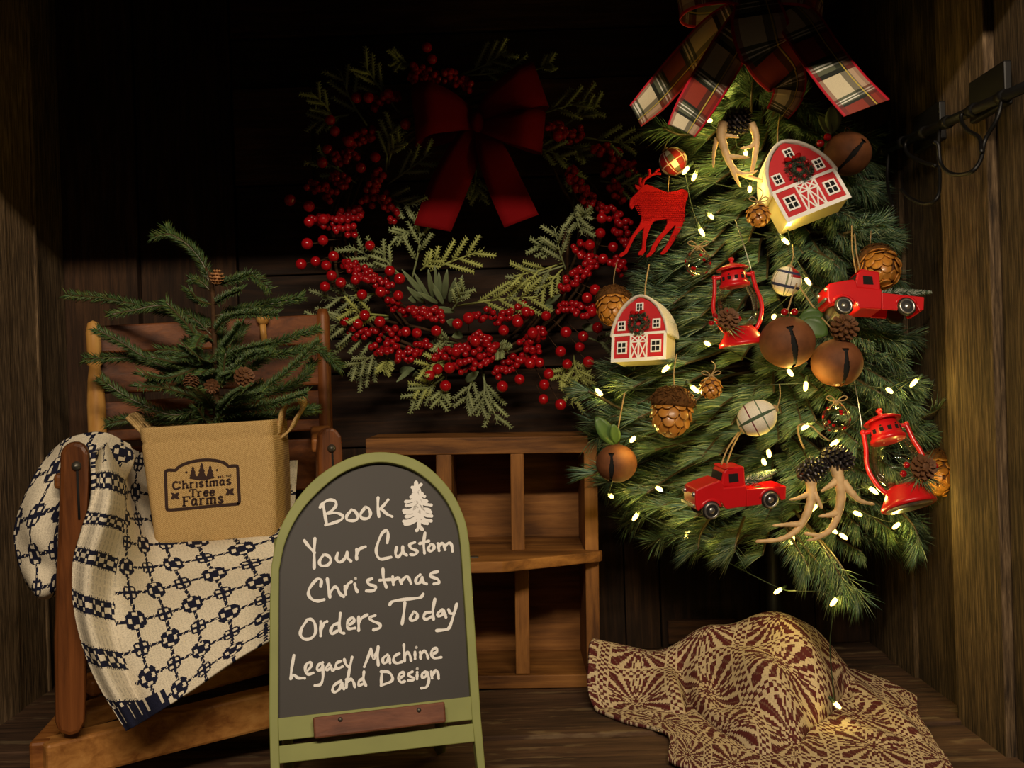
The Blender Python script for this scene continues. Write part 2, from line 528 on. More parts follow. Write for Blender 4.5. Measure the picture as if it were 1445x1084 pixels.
# ------------------------------------------------------------------ the alcove
XL, XR, YB = -0.788, 0.62, 1.95
def g(v): return (v, v * 0.96, v * 0.9)
def boards(name, mats, rows, label, bev=0.002):
    mb = MB()
    for x0, x1, y0, y1, z0, z1, m, t in rows:
        mb.box(((x0 + x1) / 2, (y0 + y1) / 2, (z0 + z1) / 2), (x1 - x0, y1 - y0, z1 - z0), m, g(t) if not isinstance(t, tuple) else t)
    return mb.build(name, mats, bevel=bev, kind='structure', label=label)

def bx(px): return (px - CX) / F * YB
def bz(py): return CZ - (py - CY) / F * YB
rows = []
top = CZ + 0.85
# backing sheet
rows.append((XL - 0.1, XR + 0.1, YB + 0.03, YB + 0.05, DECK - 0.05, top, 1, 0.35))
# two upright boards at the left
rows.append((XL, bx(200), YB - 0.004, YB + 0.028, DECK, top, 0, 0.85))
rows.append((bx(203), bx(338), YB + 0.004, YB + 0.028, DECK, top, 0, 0.62))
# horizontal boards behind the wreath
ys = [-520, -300, -130, -40, 42, 112, 250, 378, 470, 520, 625]
tints = [.6, .7, .6, 1.0, .45, 1.05, .5, .42, .5, .62]
for i in range(len(ys) - 1):
    x0, x1 = bx(341), XR
    rows.append((x0, x1, YB + (0.0 if i % 2 else 0.006), YB + 0.028, bz(ys[i + 1]) + 0.0015, bz(ys[i]) - 0.0015, 1, tints[i]))
# raised pale panel at the left of the wreath
rows.append((bx(343), bx(452), YB - 0.006, YB + 0.012, bz(246), bz(114), 1, 1.35))
# upright boards below
vx = [341, 470, 516, 640, 765, 872, 922, 1062, 1140, 1225]
for i in range(len(vx) - 1):
    rows.append((bx(vx[i]) + .001, bx(vx[i + 1]) - .001, YB + 0.002 * (i % 3), YB + 0.028, DECK, bz(626), 0, [.55, .7, .6, .5, .5, .75, .5, .62, .7][i]))
rows.append((bx(930), bx(1025), YB - 0.012, YB + 0.01, bz(915), bz(882), 1, 1.1))
boards('wall_back', [M['wall'], M['wallh']], rows, 'dark plank back wall of the display alcove')

rows = []
for y0, y1, th, t in [(1.806, 1.955, 0.0, 0.62), (1.70, 1.803, 0.010, 1.15), (1.50, 1.698, 0.014, 1.2), (1.25, 1.498, 0.010, .9)]:
    rows.append((XL - 0.03, XL + th, y0, y1, DECK - 0.02, top, 0, t))
rows.append((XL, XL + 0.013, 1.803, 1.812, DECK - .02, top, 0, 1.15))
boards('wall_left', [M['grey']], rows, 'weathered upright boards at the left side of the alcove')
rows = []
for y0, y1, th, t in [(1.842, 1.955, 0.0, .55), (1.715, 1.840, -0.006, .7), (1.515, 1.712, 0.0, .52), (1.362, 1.512, -0.022, .95), (1.20, 1.360, -0.010, .6), (0.95, 1.198, -0.012, .7)]:
    rows.append((XR + th, XR + 0.03, y0, y1, DECK - 0.02, top, 0, t))
boards('wall_right', [M['grey']], rows, 'weathered upright boards at the right side of the alcove')

rows = []
for i, (y0, y1) in enumerate([(1.50, 1.98), (1.19, 1.494), (0.90, 1.184)]):
    rows.append((XL - 0.05, XR + 0.15, y0, y1, DECK - 0.04, DECK - (0.0 if i == 0 else 0.004), 0, [1.0, 1.1, 1.0][i]))
boards('floor', [M['deck']], rows, 'worn dark plank deck of the display')
boards('ceiling', [M['wallh']], [(XL - 0.06, XR + 0.1, 1.06, 2.0, top, top + 0.03, 0, .6)], 'dark board over the alcove')
boards('trim_1', [M['wallh']], [(XL - 0.5, XR + 0.6, 1.085, 1.11, CZ + 0.500, top + 0.03, 0, .8)], 'board across the top front of the alcove')

# ------------------------------------------------------------------ hook rail on the right wall
XW = XR - 0.030
def on_wall(px, py, X=XW):
    d = P(px, py, 1.0) - EYE
    return EYE + d * (X / d.x)
hr = thing('hook_rail', 'black iron hook rail on the boards at the right wall', 'hook rail', Matrix.Translation(on_wall(1300, 190)))
a, b_ = on_wall(1236, 218, XW - 0.012), on_wall(1475, 110, XW - 0.012)
mb = MB(); mb.tube([a, b_], 0.0065, 8)
for t in np.linspace(0.05, 0.95, 7):
    q = a.lerp(b_, t); e = a.lerp(b_, t + 0.03)
    mb.tube([q, e], 0.0085, 8)
mb.build('bar', M['black'], hr)
for (x0, y0, x1, y1) in [(1367, 108, 1420, 168), (1288, 166, 1328, 208), (1230, 188, 1256, 225)]:
    p0, p1 = on_wall(x0, y0), on_wall(x1, y1)
    zc = on_wall((x0 + x1) / 2, (y0 + y1) / 2).z
    mb = MB(); mb.box((XW + 0.004, (p0.y + p1.y) / 2, zc + .006), (0.010, abs(p0.y - p1.y), 0.052))
    mb.build('plate', M['black'], hr, bevel=0.002)
hooks = [[(1416, 128, 0), (1408, 165, 1), (1390, 198, 2), (1384, 225, 3), (1370, 243, 4.2), (1345, 246, 4.5), (1328, 232, 4.5), (1324, 205, 4.6), (1318, 200, 5)],
         [(1374, 152, 0), (1358, 160, .8), (1357, 172, 1.2), (1366, 184, 1.6), (1382, 195, 2), (1385, 215, 3)],
         [(1326, 175, 0), (1324, 215, 1), (1326, 255, 2), (1322, 280, 3), (1305, 288, 4), (1285, 280, 4.4), (1272, 268, 4.6)],
         [(1296, 190, 0), (1279, 200, .6), (1280, 216, 1), (1300, 228, 1.5), (1320, 234, 2)],
         [(1254, 215, 0), (1252, 250, 1), (1255, 275, 2), (1260, 292, 3)]]
for h in hooks:
    mb = MB(); mb.tube(cr([on_wall(x, y, XW - 0.012 - 0.009 * k) for x, y, k in h], 6), 0.0026, 8)
    mb.build('hook', M['black'], hr)

# ------------------------------------------------------------------ crate
YC = 1.72
cpt = lambda px, py, Y=YC: P(px, py, Y)
crt = thing('wooden_crate', 'orange brown wooden pigeonhole crate standing behind the chalkboard', 'crate', Matrix.Translation(Vector((P(690, 970, YC).x, YC + .08, DECK))))
s = YC / F
mc = Matrix.Translation(P(686, 795, YC)) @ Matrix.Rotation(ROLL * 0.6, 4, 'Y') @ Matrix.Scale(s, 4)
D = 0.165 / s
zb = -(DECK - P(686, 795, YC).z) / s            # height of crate centre above deck, px units
def cb(name, x0, x1, z0, z1, y0=0, y1=None, mat='crate', bev=.0015):
    mb = MB(mc); mb.box(((x0 + x1) / 2, (y0 + (D if y1 is None else y1)) / 2, (z0 + z1) / 2), (x1 - x0, (D if y1 is None else y1) - y0, z1 - z0))
    return mb.build(name, M[mat], crt, bevel=bev)
cb('top_board', -168, 146, 154, 178)
cb('side_panel', 140, 159, -173, 170, 0.5, mat='cratev')
cb('side_panel', -168, -150, -177, 155, mat='cratev')
cb('bottom_board', -167, 141, -177.5, -159)
cb('back_panel', -167, 158, -176, 176, D + .2, D + 9, mat='crate')
cb('divider', -69, -47, -158, 154, 1, mat='cratev')
cb('divider', 40, 60, -158, 2, 2, mat='cratev')
cb('divider', 36, 55, 17, 154, 1, mat='cratev')
mb = MB(mc)
pl = [(-150, D), (140, D), (140, 0), (164, -6), (160, -14), (96, -52), (24, -92), (-50, -96), (-150, -96)]
vs_ = [(x, y, 2) for x, y in pl] + [(x, y, 17) for x, y in pl]
n = len(pl)
mb.add(vs_, [list(range(n)), list(range(2 * n - 1, n - 1, -1))] + [(i, n + i, n + (i + 1) % n, (i + 1) % n) for i in range(n)], 0, False)
shelf = mb.build('shelf', M['crate'], crt, bevel=.002)
mb = MB(mc); mb.box((-22, -55, 17.8), (26, 10, 1.6)); mb.build('metal_plate', M['screw'], shelf)

# ------------------------------------------------------------------ chalkboard sign
yaw, tilt = R(12), R(17)
su = Vector((math.cos(yaw), math.sin(yaw), 0)); back = Vector((-math.sin(yaw), math.cos(yaw), 0))
sv = Vector((0, 0, 1)) * math.cos(tilt) + back * math.sin(tilt)
SP = Pl(P(530, 1000, 1.19), su, sv)
L = SP.loc
ms = SP.M
vdeck = (DECK - SP.O.z) / sv.z
base = SP.O + sv * vdeck
sg = thing('chalkboard_sign', 'arched green framed chalkboard sign with white handwriting', 'chalkboard sign', Matrix.Translation(Vector((base.x, base.y + 0.05, DECK))))
outer = [L(x, y) for x, y in [(380, 1010), (381, 850)]] + [(q.x, q.y) for q in cr([L(x, y) for x, y in [(383, 800), (392, 757), (411, 718), (441, 681), (480, 654), (522, 641), (562, 643), (600, 659), (634, 693), (654, 733), (661, 768)]], 6)] + [L(667, 860), L(677, 1012)]
inner = [L(x, y) for x, y in [(393, 1018), (393.5, 850)]] + [(q.x, q.y) for q in cr([L(x, y) for x, y in [(394, 806), (403, 766), (421, 729), (449, 696), (484, 669), (523, 655.5), (558, 657), (593, 672), (624, 702), (643, 739), (649, 772)]], 6)] + [L(655, 860), L(664.5, 1012)]
ln = lambda a, b, t: (a[0] + (b[0] - a[0]) * t, a[1] + (b[1] - a[1]) * t)
lb = (L(380, 1010)[0] - .0005, vdeck); rb = (L(680, 1084)[0] + 0.003, vdeck)
lbi = (L(393, 1018)[0], vdeck); rbi = (L(664.5, 1012)[0] + 0.004, vdeck)
outer = [lb] + outer + [rb]; inner = [lbi] + inner + [rbi]
mb = MB(ms); mb.strip(outer, inner, -0.008, 0.008); mb.build('frame', M['sage'], sg, bevel=0.0012)
board = [L(389, 1022), L(389.5, 850)] + [ln(a_, b2, .65) for a_, b2 in zip(inner[3:-3], outer[3:-3])] + [L(659, 860), L(668, 992)]
mb = MB(ms); mb.prism(board, 0.0005, 0.0045); mb.build('board', M['board'], sg)
def rail(pts, y0, y1, name, mat, bev=.001):
    mb = MB(ms); mb.prism([L(x, y) for x, y in pts], y0, y1); return mb.build(name, M[mat], sg, bevel=bev)
rail([(392, 1014), (666, 983), (668, 1016), (392, 1046)], -0.0065, 0.0065, 'rail', 'sage')
rail([(392, 1053), (668, 1021), (669, 1047), (392, 1078)], -0.0065, 0.0065, 'rail', 'sage')
ledge = rail([(441, 1013), (624, 991), (626, 1020), (443, 1043)], -0.022, -0.0068, 'chalk_ledge', 'ledge', .002)
mb = MB(ms)
for x, y in [(479, 1016), (588, 1003)]:
    c = L(x, y); mb.lathe([(0.0, -.0012), (.0022, -.0008), (.0026, 0)], 10, (c[0], -.022, c[1]), 0, Matrix.Rotation(R(-90), 4, 'X').to_3x3())
mb.build('screw', M['screw'], ledge)
mb = MB()
for sx in (L(400, 900)[0], L(650, 900)[0]):
    p0 = SP.O + su * sx + sv * L(400, 760)[1] + SP.n * 0.014
    p1 = Vector((p0.x + back.x * 0.16, p0.y + back.y * 0.16, DECK + .004))
    d = (p1 - p0)
    mb.tube([p0, p1], 0.008, 4)
mb.build('rear_leg', M['sage'], sg)

ZA = lambda x, y: L(400 + x / 5.419, 660 + y / 5.419)
ZB = lambda x, y: L(400 + x / 5.419, 830 + y / 5.419)
def write(name, Z, strokes, wpx=4.6):
    mb = MB(ms)
    r = wpx / F * 1.2 / 2
    for k, st in enumerate(strokes):
        pts = [Z(x, y) for x, y in st]
        if len(pts) == 1: pts = [pts[0], (pts[0][0] + 1e-4, pts[0][1] + 2e-4)]
        if len(pts) == 2: pts = [pts[0], ln(pts[0], pts[1], .5), pts[1]]
        q = [(v.x, v.y) for v in cr(pts, 6)]
        A, B, rr = [], [], []
        N = len(q)
        for i in range(N):
            t = Vector((q[min(i + 1, N - 1)][0] - q[max(i - 1, 0)][0], q[min(i + 1, N - 1)][1] - q[max(i - 1, 0)][1]))
            if t.length < 1e-9: t = Vector((1, 0))
            t.normalize()
            rad = r * (0.9 + 0.16 * math.sin(i * 0.55 + k * 1.7))
            A.append((q[i][0] - t.y * rad, q[i][1] + t.x * rad)); B.append((q[i][0] + t.y * rad, q[i][1] - t.x * rad))
        yy = -0.0001 - 0.00002 * (k % 5)
        mb.strip(A, B, yy - .00035, 0.0004)
        for e in (q[0], q[-1]):
            mb.prism([(e[0] + r * .92 * math.cos(a), e[1] + r * .92 * math.sin(a)) for a in np.linspace(0, 2 * math.pi, 13)[:-1]], yy - .00034, .0004)
    return mb.build(name, M['chalk'], sg)
write('handwriting', ZA, [
    [(280, 305), (300, 275), (350, 248), (395, 258), (402, 290), (375, 325), (338, 350)], [(338, 350), (405, 347), (452, 370), (440, 400), (380, 425), (322, 440)], [(302, 282), (315, 350), (330, 435)],
    [(520, 325), (484, 370), (490, 402), (545, 405), (570, 380), (548, 335), (520, 323)], [(625, 305), (590, 355), (600, 388), (648, 388), (666, 352), (650, 312), (625, 303)],
    [(723, 230), (722, 300), (730, 375)], [(800, 247), (765, 290), (738, 318)], [(745, 312), (790, 355), (830, 375)],
    ])
write('handwriting', ZA, [
    [(160, 558), (195, 605), (238, 652)], [(240, 542), (235, 650), (235, 770)], [(310, 665), (277, 712), (285, 748), (335, 748), (362, 712), (345, 678), (310, 664)],
    [(415, 655), (405, 698), (428, 724), (465, 700), (486, 650)], [(486, 648), (490, 690), (516, 716)], [(560, 625), (558, 665), (560, 702)], [(562, 662), (585, 622), (626, 606)],
    [(793, 575), (800, 515), (788, 480), (750, 510), (715, 600), (712, 660), (742, 700), (822, 686)], [(865, 610), (857, 660), (876, 684), (905, 650), (912, 607)], [(912, 605), (920, 652), (942, 670)],
    [(1003, 572), (965, 590), (977, 618), (1022, 640), (1003, 667), (972, 665)], [(1082, 500), (1072, 580), (1078, 655)], [(1040, 582), (1112, 562)], [(1125, 590), (1106, 620), (1125, 640), (1150, 620), (1147, 592), (1125, 588)],
    [(1180, 582), (1190, 636)], [(1188, 600), (1214, 578), (1228, 595), (1236, 628)], [(1236, 600), (1266, 575), (1286, 595), (1292, 640)]])
write('handwriting', ZA, [
    [(285, 908), (288, 862), (255, 855), (205, 915), (190, 965), (215, 1005), (260, 1020), (310, 1010)], [(335, 850), (345, 930), (355, 992)], [(355, 960), (388, 915), (412, 925), (432, 965), (460, 987)],
    [(470, 908), (476, 970)], [(475, 935), (493, 892), (520, 873)], [(545, 890), (552, 922), (566, 950)], [(550, 850)], [(676, 850), (642, 866), (655, 893), (705, 912), (690, 940), (634, 944)],
    [(760, 775), (765, 850), (786, 916)], [(735, 862), (826, 855)], [(835, 835), (840, 895)], [(840, 865), (876, 842), (892, 862), (902, 888)], [(904, 865), (940, 833), (960, 852), (975, 886)],
    [(1045, 820), (1015, 848), (1015, 884), (1045, 878), (1060, 842)], [(1060, 840), (1070, 878), (1094, 890)], [(1180, 796), (1132, 808), (1126, 832), (1178, 853), (1188, 880), (1150, 890)]])
write('handwriting', ZB, [
    [(812, 130), (830, 105), (900, 90), (1000, 80), (1050, 70), (1068, 46)], [(928, 110), (920, 190), (907, 275)], [(995, 185), (970, 228), (985, 250), (1018, 232), (1022, 198), (995, 183)],
    [(1122, 185), (1085, 192), (1072, 225), (1092, 240), (1130, 220)], [(1158, 85), (1142, 170), (1147, 240)], [(1215, 165), (1180, 193), (1186, 214), (1213, 206), (1226, 176)], [(1226, 174), (1242, 224)],
    [(1262, 165), (1275, 192), (1294, 196)], [(1325, 122), (1300, 210), (1270, 298), (1240, 318), (1170, 326)],
    [(185, 240), (140, 308), (130, 358), (160, 390), (210, 385), (245, 340), (240, 275), (215, 242), (185, 240)], [(286, 258), (285, 365)], [(287, 318), (308, 272), (332, 257)],
    [(420, 270), (380, 286), (362, 325), (372, 350), (412, 328)], [(435, 193), (427, 290), (440, 338), (462, 346)], [(490, 290), (538, 256), (530, 227), (495, 250), (488, 292), (503, 312), (547, 306)],
    [(575, 222), (575, 325)], [(578, 260), (602, 226), (640, 205)], [(700, 210), (662, 226), (677, 250), (734, 276), (734, 305), (688, 320)]])
write('handwriting', ZB, [
    [(80, 515), (62, 620), (55, 695)], [(55, 695), (78, 666), (112, 688), (162, 690)], [(175, 640), (210, 600), (205, 567), (172, 590), (168, 638), (190, 660), (227, 650)],
    [(300, 570), (267, 590), (257, 622), (283, 626), (300, 592)], [(300, 590), (302, 680), (285, 735), (240, 746)], [(350, 580), (327, 610), (336, 626), (360, 605)], [(362, 594), (374, 628), (396, 616)],
    [(440, 560), (410, 572), (400, 600), (416, 616), (452, 600)], [(465, 545), (475, 580), (496, 602)], [(525, 528), (507, 610), (490, 702)],
    [(618, 602), (650, 520), (668, 465)], [(668, 465), (682, 522), (692, 540), (710, 492), (724, 448)], [(724, 448), (720, 520), (725, 592)], [(795, 510), (760, 540), (766, 575), (794, 560), (806, 522)], [(806, 520), (815, 574)],
    [(885, 500), (850, 522), (841, 555), (866, 575), (907, 564)], [(920, 433), (926, 560)], [(928, 520), (946, 492), (965, 512), (976, 556)], [(1005, 490), (1006, 541)], [(1015, 455)],
    [(1045, 490), (1049, 540)], [(1049, 510), (1075, 482), (1095, 502), (1106, 536)], [(1135, 505), (1172, 488), (1170, 460), (1140, 472), (1130, 505), (1152, 536), (1206, 530)]], 4.2)
write('handwriting', ZB, [
    [(440, 710), (390, 742), (375, 780), (396, 796), (430, 770), (446, 726)], [(446, 724), (462, 772)], [(480, 700), (481, 760)], [(483, 725), (514, 697), (534, 716), (546, 756)],
    [(600, 695), (577, 715), (577, 744), (602, 736)], [(615, 640), (612, 700), (630, 746)], [(752, 635), (746, 745)], [(745, 640), (800, 642), (832, 680), (822, 715), (746, 745)],
    [(885, 690), (921, 668), (914, 645), (886, 660), (882, 695), (897, 720), (927, 714)], [(985, 640), (956, 656), (966, 675), (995, 690), (984, 706), (955, 706)], [(1022, 645), (1021, 695)], [(1022, 618)],
    [(1085, 640), (1060, 657), (1063, 684), (1086, 678), (1100, 650)], [(1100, 645), (1112, 700), (1095, 755), (1053, 766)], [(1130, 640), (1136, 690)], [(1140, 665), (1164, 628), (1180, 650), (1186, 692)]], 4.2)
# chalk fir tree with its star
ts = []
for y, l, r_ in [(205, 992, 1060), (225, 975, 1078), (262, 935, 1095), (292, 940, 1128), (330, 920, 1115), (345, 925, 1125), (375, 938, 1132), (412, 920, 1128), (432, 930, 1100)]:
    ts.append([(1032, y - 42), (1032 - (1032 - l) * .5, y - 8), (l, y)])
    ts.append([(1032, y - 42), (1032 + (r_ - 1032) * .5, y - 14), (r_, y - 4)])
ts += [[(1020, 180), (1035, 300), (1036, 440)], [(1036, 420), (1030, 460), (1018, 482)], [(1036, 420), (1045, 455), (1062, 474)], [(1030, 200), (1020, 330), (1026, 400)], [(1036, 220), (1052, 330), (1045, 400)], [(1030, 260), (1000, 320), (1005, 360)], [(1040, 260), (1070, 330), (1068, 365)],
       [(985, 152), (1020, 150), (1052, 130)], [(1014, 112), (1020, 150), (1034, 176)], [(1014, 112), (1004, 150), (996, 180)], [(985, 152), (1010, 160), (1034, 174)], [(1052, 130), (1020, 155), (998, 178)]]
write('chalk_drawing', ZA, ts, 5.6)

# ------------------------------------------------------------------ child's slatted chair
ch = thing('wooden_chair', 'old honey brown slatted wooden chair with bolted arm posts, at the far left', 'chair', Matrix.Translation(Vector((-.42, 1.45, DECK))))
def slab(name, pts, th, mat, bev=.003, M_=None):
    """board whose front face is traced through points given with their own distance; th = thickness away from the eye"""
    mb = MB()
    q = [P(*p) for p in pts]
    nn = (q[1] - q[0]).cross(q[2] - q[0]).normalized()
    if nn.y < 0: nn = -nn
    n = len(q)
    vs_ = q + [p + nn * th for p in q]
    mb.add(vs_, [list(range(n)), list(range(2 * n - 1, n - 1, -1))] + [(i, n + i, n + (i + 1) % n, (i + 1) % n) for i in range(n)], 0, False)
    return mb.build(name, M[mat], ch, bevel=bev)
def armpost(outline, Y, th, bolt, name='arm_post'):
    q = [P(x, y, Y) for x, y in outline]
    mb = MB(); n = len(q)
    off = Vector((-0.009, th, 0))
    mb.add(q + [p + off for p in q], [list(range(n)), list(range(2 * n - 1, n - 1, -1))] + [(i, n + i, n + (i + 1) % n, (i + 1) % n) for i in range(n)], 0, False)
    o = mb.build(name, M['chairv'], ch, bevel=.006)
    for p in o.data.polygons: p.use_smooth = False
    mb = MB(); c = P(bolt[0], bolt[1], Y)
    mb.lathe([(0.0, .0055), (.0035, .0045), (.0058, .001), (.0062, -.002)], 14, c, 0, Matrix.Rotation(R(90), 4, 'X').to_3x3())
    mb.build('bolt', M['screw'], o)
    mb = MB(); mb.tube([P(bolt[0] + 1, bolt[1] + 6, Y - .0002), P(bolt[0] + 4, bolt[1] + 75, Y - .0002)], .0016, 6); mb.build('slot', M['dark'], o)
    return o
armpost([(85, 640), (91, 628), (103, 623), (117, 626), (125, 638), (126, 680), (123, 740), (121, 820), (121, 950), (119, 1020), (112, 1036), (98, 1040), (83, 1035), (77, 1020), (76, 900), (79, 800), (83, 720)], 1.27, .028, (108, 658))
armpost([(449, 640), (451, 615), (457, 606), (466, 603), (475, 606), (482, 616), (484, 640), (482, 800), (480, 985), (452, 985)], 1.50, .028, (468, 633))
# front rail, seat slats
FL = (70, 1047, 1.255); 
def rail3(name, a, b, c_, h, th, mat='chair', n=8):
    """bowed rail through three points (top edge), of height h and depth th"""
    q = cr([P(*a), P(*b), P(*c_)], 6)
    mb = MB()
    N = len(q); vs_ = []
    for i, p in enumerate(q):
        t = (q[min(i + 1, N - 1)] - q[max(i - 1, 0)]); t.z = 0; t.normalize()
        nrm = Vector((-t.y, t.x, 0))
        vs_ += [p, p - Vector((0, 0, h)), p + nrm * th - Vector((0, 0, h)), p + nrm * th]
    fs = []
    for i in range(N - 1):
        for k in range(4):
            l = (k + 1) % 4
            fs.append((i * 4 + k, i * 4 + l, i * 4 + 4 + l, i * 4 + 4 + k))
    fs += [(0, 3, 2, 1), tuple(4 * (N - 1) + k for k in range(4))]
    mb.add(vs_, fs, 0, False)
    return mb.build(name, M[mat], ch, bevel=.004)
rail3('front_rail', (66, 1052, 1.262), (230, 1012, 1.35), (520, 944, 1.50), .048, .035, 'rail')
rail3('seat_slat', (118, 1006, 1.36), (300, 950, 1.46), (520, 893, 1.60), .022, .05, 'rail')
rail3('seat_slat', (128, 962, 1.45), (300, 915, 1.55), (500, 872, 1.67), .022, .05)
rail3('side_rail', (72, 1046, 1.275), (110, 1000, 1.42), (138, 955, 1.56), .04, .025)
rail3('back_stretcher', (128, 935, 1.565), (300, 905, 1.62), (462, 880, 1.685), .04, .02)
# back posts: left turned with finial, right plain
mb = MB()
q0, q1 = P(131, 452, 1.56), P(152, 950, 1.56)
ax = q1 - q0
prof = [(0.0, 0), (.0075, .004), (.0105, .018), (.010, .045), (.0075, .052), (.0125, .060), (.0078, .066), (.0105, .085), (.0128, .12), (.0128, .17), (.0140, .30), (.0140, .5)]
up = ax.normalized(); T = up.to_track_quat('Z', 'Y').to_matrix()
mb.lathe(prof, 18, q0, 0, T)
mb.build('turned_post', M['chairl'], ch)
mb = MB(); q0, q1 = P(455, 436, 1.70), P(470, 960, 1.70)
mb.tube([q0, q0 + (q1 - q0) * .02, q1], [.007, .0105, .0115], 12)
mb.build('back_post', M['chairv'], ch)
mb = MB(); mb.ball(P(371, 450, 1.655), .010, 14, 10); mb.tube([P(371, 455, 1.655), P(373, 490, 1.658)], .005, 8); mb.build('finial', M['chairl'], ch)
for y0, y1 in [((452, 491), (443, 486)), ((503, 548), (492, 543)), ((560, 588), (550, 583)), ((600, 616), (590, 607)), ((625, 700), (618, 690))]:
    slab('back_slat', [(137, y0[0] + 8, 1.575), (460, y1[0], 1.70), (463, y1[1], 1.70), (140, y0[1] + 8, 1.575)], .012, 'slat')
rail3('arm_rail', (108, 668, 1.30), (130, 654, 1.43), (150, 642, 1.565), .018, .026)
rail3('arm_rail', (470, 618, 1.53), (468, 608, 1.62), (466, 600, 1.69), .02, .03)

# ------------------------------------------------------------------ navy and white coverlet over the chair
bl = []
C1 = [[(131, 640, 1.285), (160, 622, 1.43), (200, 640, 1.55), (290, 655, 1.60), (420, 650, 1.65)],
      [(130, 698, 1.262), (166, 696, 1.31), (196, 705, 1.50), (290, 740, 1.58), (415, 735, 1.62)],
      [(115, 748, 1.250), (160, 746, 1.28), (208, 766, 1.425), (300, 768, 1.43), (420, 742, 1.47)],
      [(102, 800, 1.245), (146, 805, 1.265), (216, 818, 1.365), (310, 805, 1.385), (425, 780, 1.43)],
      [(107, 870, 1.242), (146, 876, 1.250), (232, 873, 1.300), (322, 850, 1.33), (430, 822, 1.38)],
      [(132, 950, 1.236), (170, 948, 1.240), (246, 928, 1.268), (334, 894, 1.30), (436, 850, 1.36)],
      [(178, 1032, 1.225), (206, 1016, 1.235), (266, 978, 1.25), (346, 924, 1.285), (445, 872, 1.345)]]
A = surf([[P(*c) for c in row] for row in C1], 230, 270)
vv, uu = np.indices(A.shape[:2]); un = uu / 230.; vn = vv / 270.
dA = 0.020 * np.exp(-((un - 0.17 + .05 * vn) / .07) ** 2) * np.clip(1.1 - .5 * vn, 0, 1) - 0.010 * np.exp(-((un - 0.30 + .03 * vn) / .05) ** 2)
dA += 0.004 * np.sin(9 * un + 3 * vn) * np.sin(7 * vn - 2 * un)
A = np.array(EYE) + (A - np.array(EYE)) * (1 - dA / A[..., 1])[..., None]
NA, WH = lin(30, 32, 52), lin(230, 218, 194)
def pat(x, y):
    """lattice of ringed squares and dotted crosses joined by lines (coverlet weave)"""
    x = math.floor(x * 26) / 26; y = math.floor(y * 26) / 26
    i, j = round(x), round(y)
    dx, dy = x - i, y - j
    ax, ay = abs(dx), abs(dy)
    if (i + j) % 2 == 0:
        if ax < .34 and ay < .34 and ax + ay < .56:
            if ax < .12 and ay < .17: return 1
            if ax + ay < .44 and (ax < .08 and ay < .28 or ay < .11 and ax < .25): return 0
            return 1 if ax + ay < .52 else 0
    else:
        if ax < .25 and ay < .25 and ax + ay < .42:
            if .06 < ax < .16 and .06 < ay < .16: return 0
            return 1
    if (ax < .045 or ay < .045): return 1 if (int((x + y) * 26) % 6) else 0
    fx, fy = x % 1 - .5, y % 1 - .5
    if max(abs(fx), abs(fy)) < .40 and (int(x * 26) % 3 == 0) and (int(y * 26) % 2 == 0): return 0.16
    return 0.02
def pat2(x, y):
    """border: broad pale blocks between dark chains"""
    x = math.floor(x * 26) / 26; y = math.floor(y * 26) / 26
    j = round(y); dy = y - j
    if abs(dy) < .2:
        c = (x * 2) % 1 - .5
        if abs(dy) < .06 and abs(c) < .30: return 0
        if abs(c) > .40 and .07 < abs(dy) < .14: return 0
        if abs(dy) < .16: return 1
        return 1 if int(x * 26) % 3 == 0 else 0.05
    if int(x * 13) % 3 == 0 and int(y * 26) % 4 != 0 and .25 < abs(dy) < .47: return 0.25
    return 0.02
def navcol(k):
    k = min(1, max(0, k)); return tuple(WH[i] + (NA[i] - WH[i]) * k for i in range(3))
def colA(i, j):
    u_, v_ = i / 230 * 8.4, j / 270 * 9.8
    if v_ > 9.15 and u_ < 3.4: return navcol(1 if (.15 < (u_ * 1.6) % 1 or v_ > 9.6) else .05)
    if u_ < 2.75 - 0.25 * (v_ / 9.8) and v_ > .6: return navcol(pat2(u_ * 1.0, v_ * .62 + .35 - 0.08 * u_))
    return navcol(pat(u_ + .2 * math.sin(v_ * .7), v_ + .15 * u_))
mb = MB(); mb.grid(A, colA)
# lobe hanging outside the arm and the roll over the arm
C2 = [[(72, 640, 1.37), (100, 620, 1.37), (142, 612, 1.37), (182, 628, 1.41)],
      [(48, 676, 1.335), (78, 668, 1.32), (130, 650, 1.335), (186, 655, 1.40)],
      [(23, 742, 1.335), (52, 738, 1.315), (92, 730, 1.335), (150, 720, 1.44)],
      [(27, 790, 1.335), (52, 792, 1.315), (86, 790, 1.335), (120, 780, 1.44)],
      [(44, 830, 1.345), (58, 838, 1.325), (80, 832, 1.34), (110, 815, 1.43)],
      [(56, 836, 1.40), (68, 842, 1.40), (82, 836, 1.42), (110, 820, 1.46)]]
B = surf([[P(*c) for c in row] for row in C2], 110, 150)
vv, uu = np.indices(B.shape[:2]); un = uu / 110.; vn = vv / 150.
B[..., 1] += 0.007 * np.sin(16 * vn - 6 * un) * np.sin(math.pi * un) 
mb.grid(B, lambda i, j: navcol(pat(i / 110 * 3.4, j / 150 * 5.2 + .4 * i / 110)))
nv_o = mb.build('woven_coverlet', M['navy'], solid=0.005, at=P(240, 880, 1.30))
tag(nv_o, 'navy and white woven coverlet draped over the wooden chair', 'blanket')

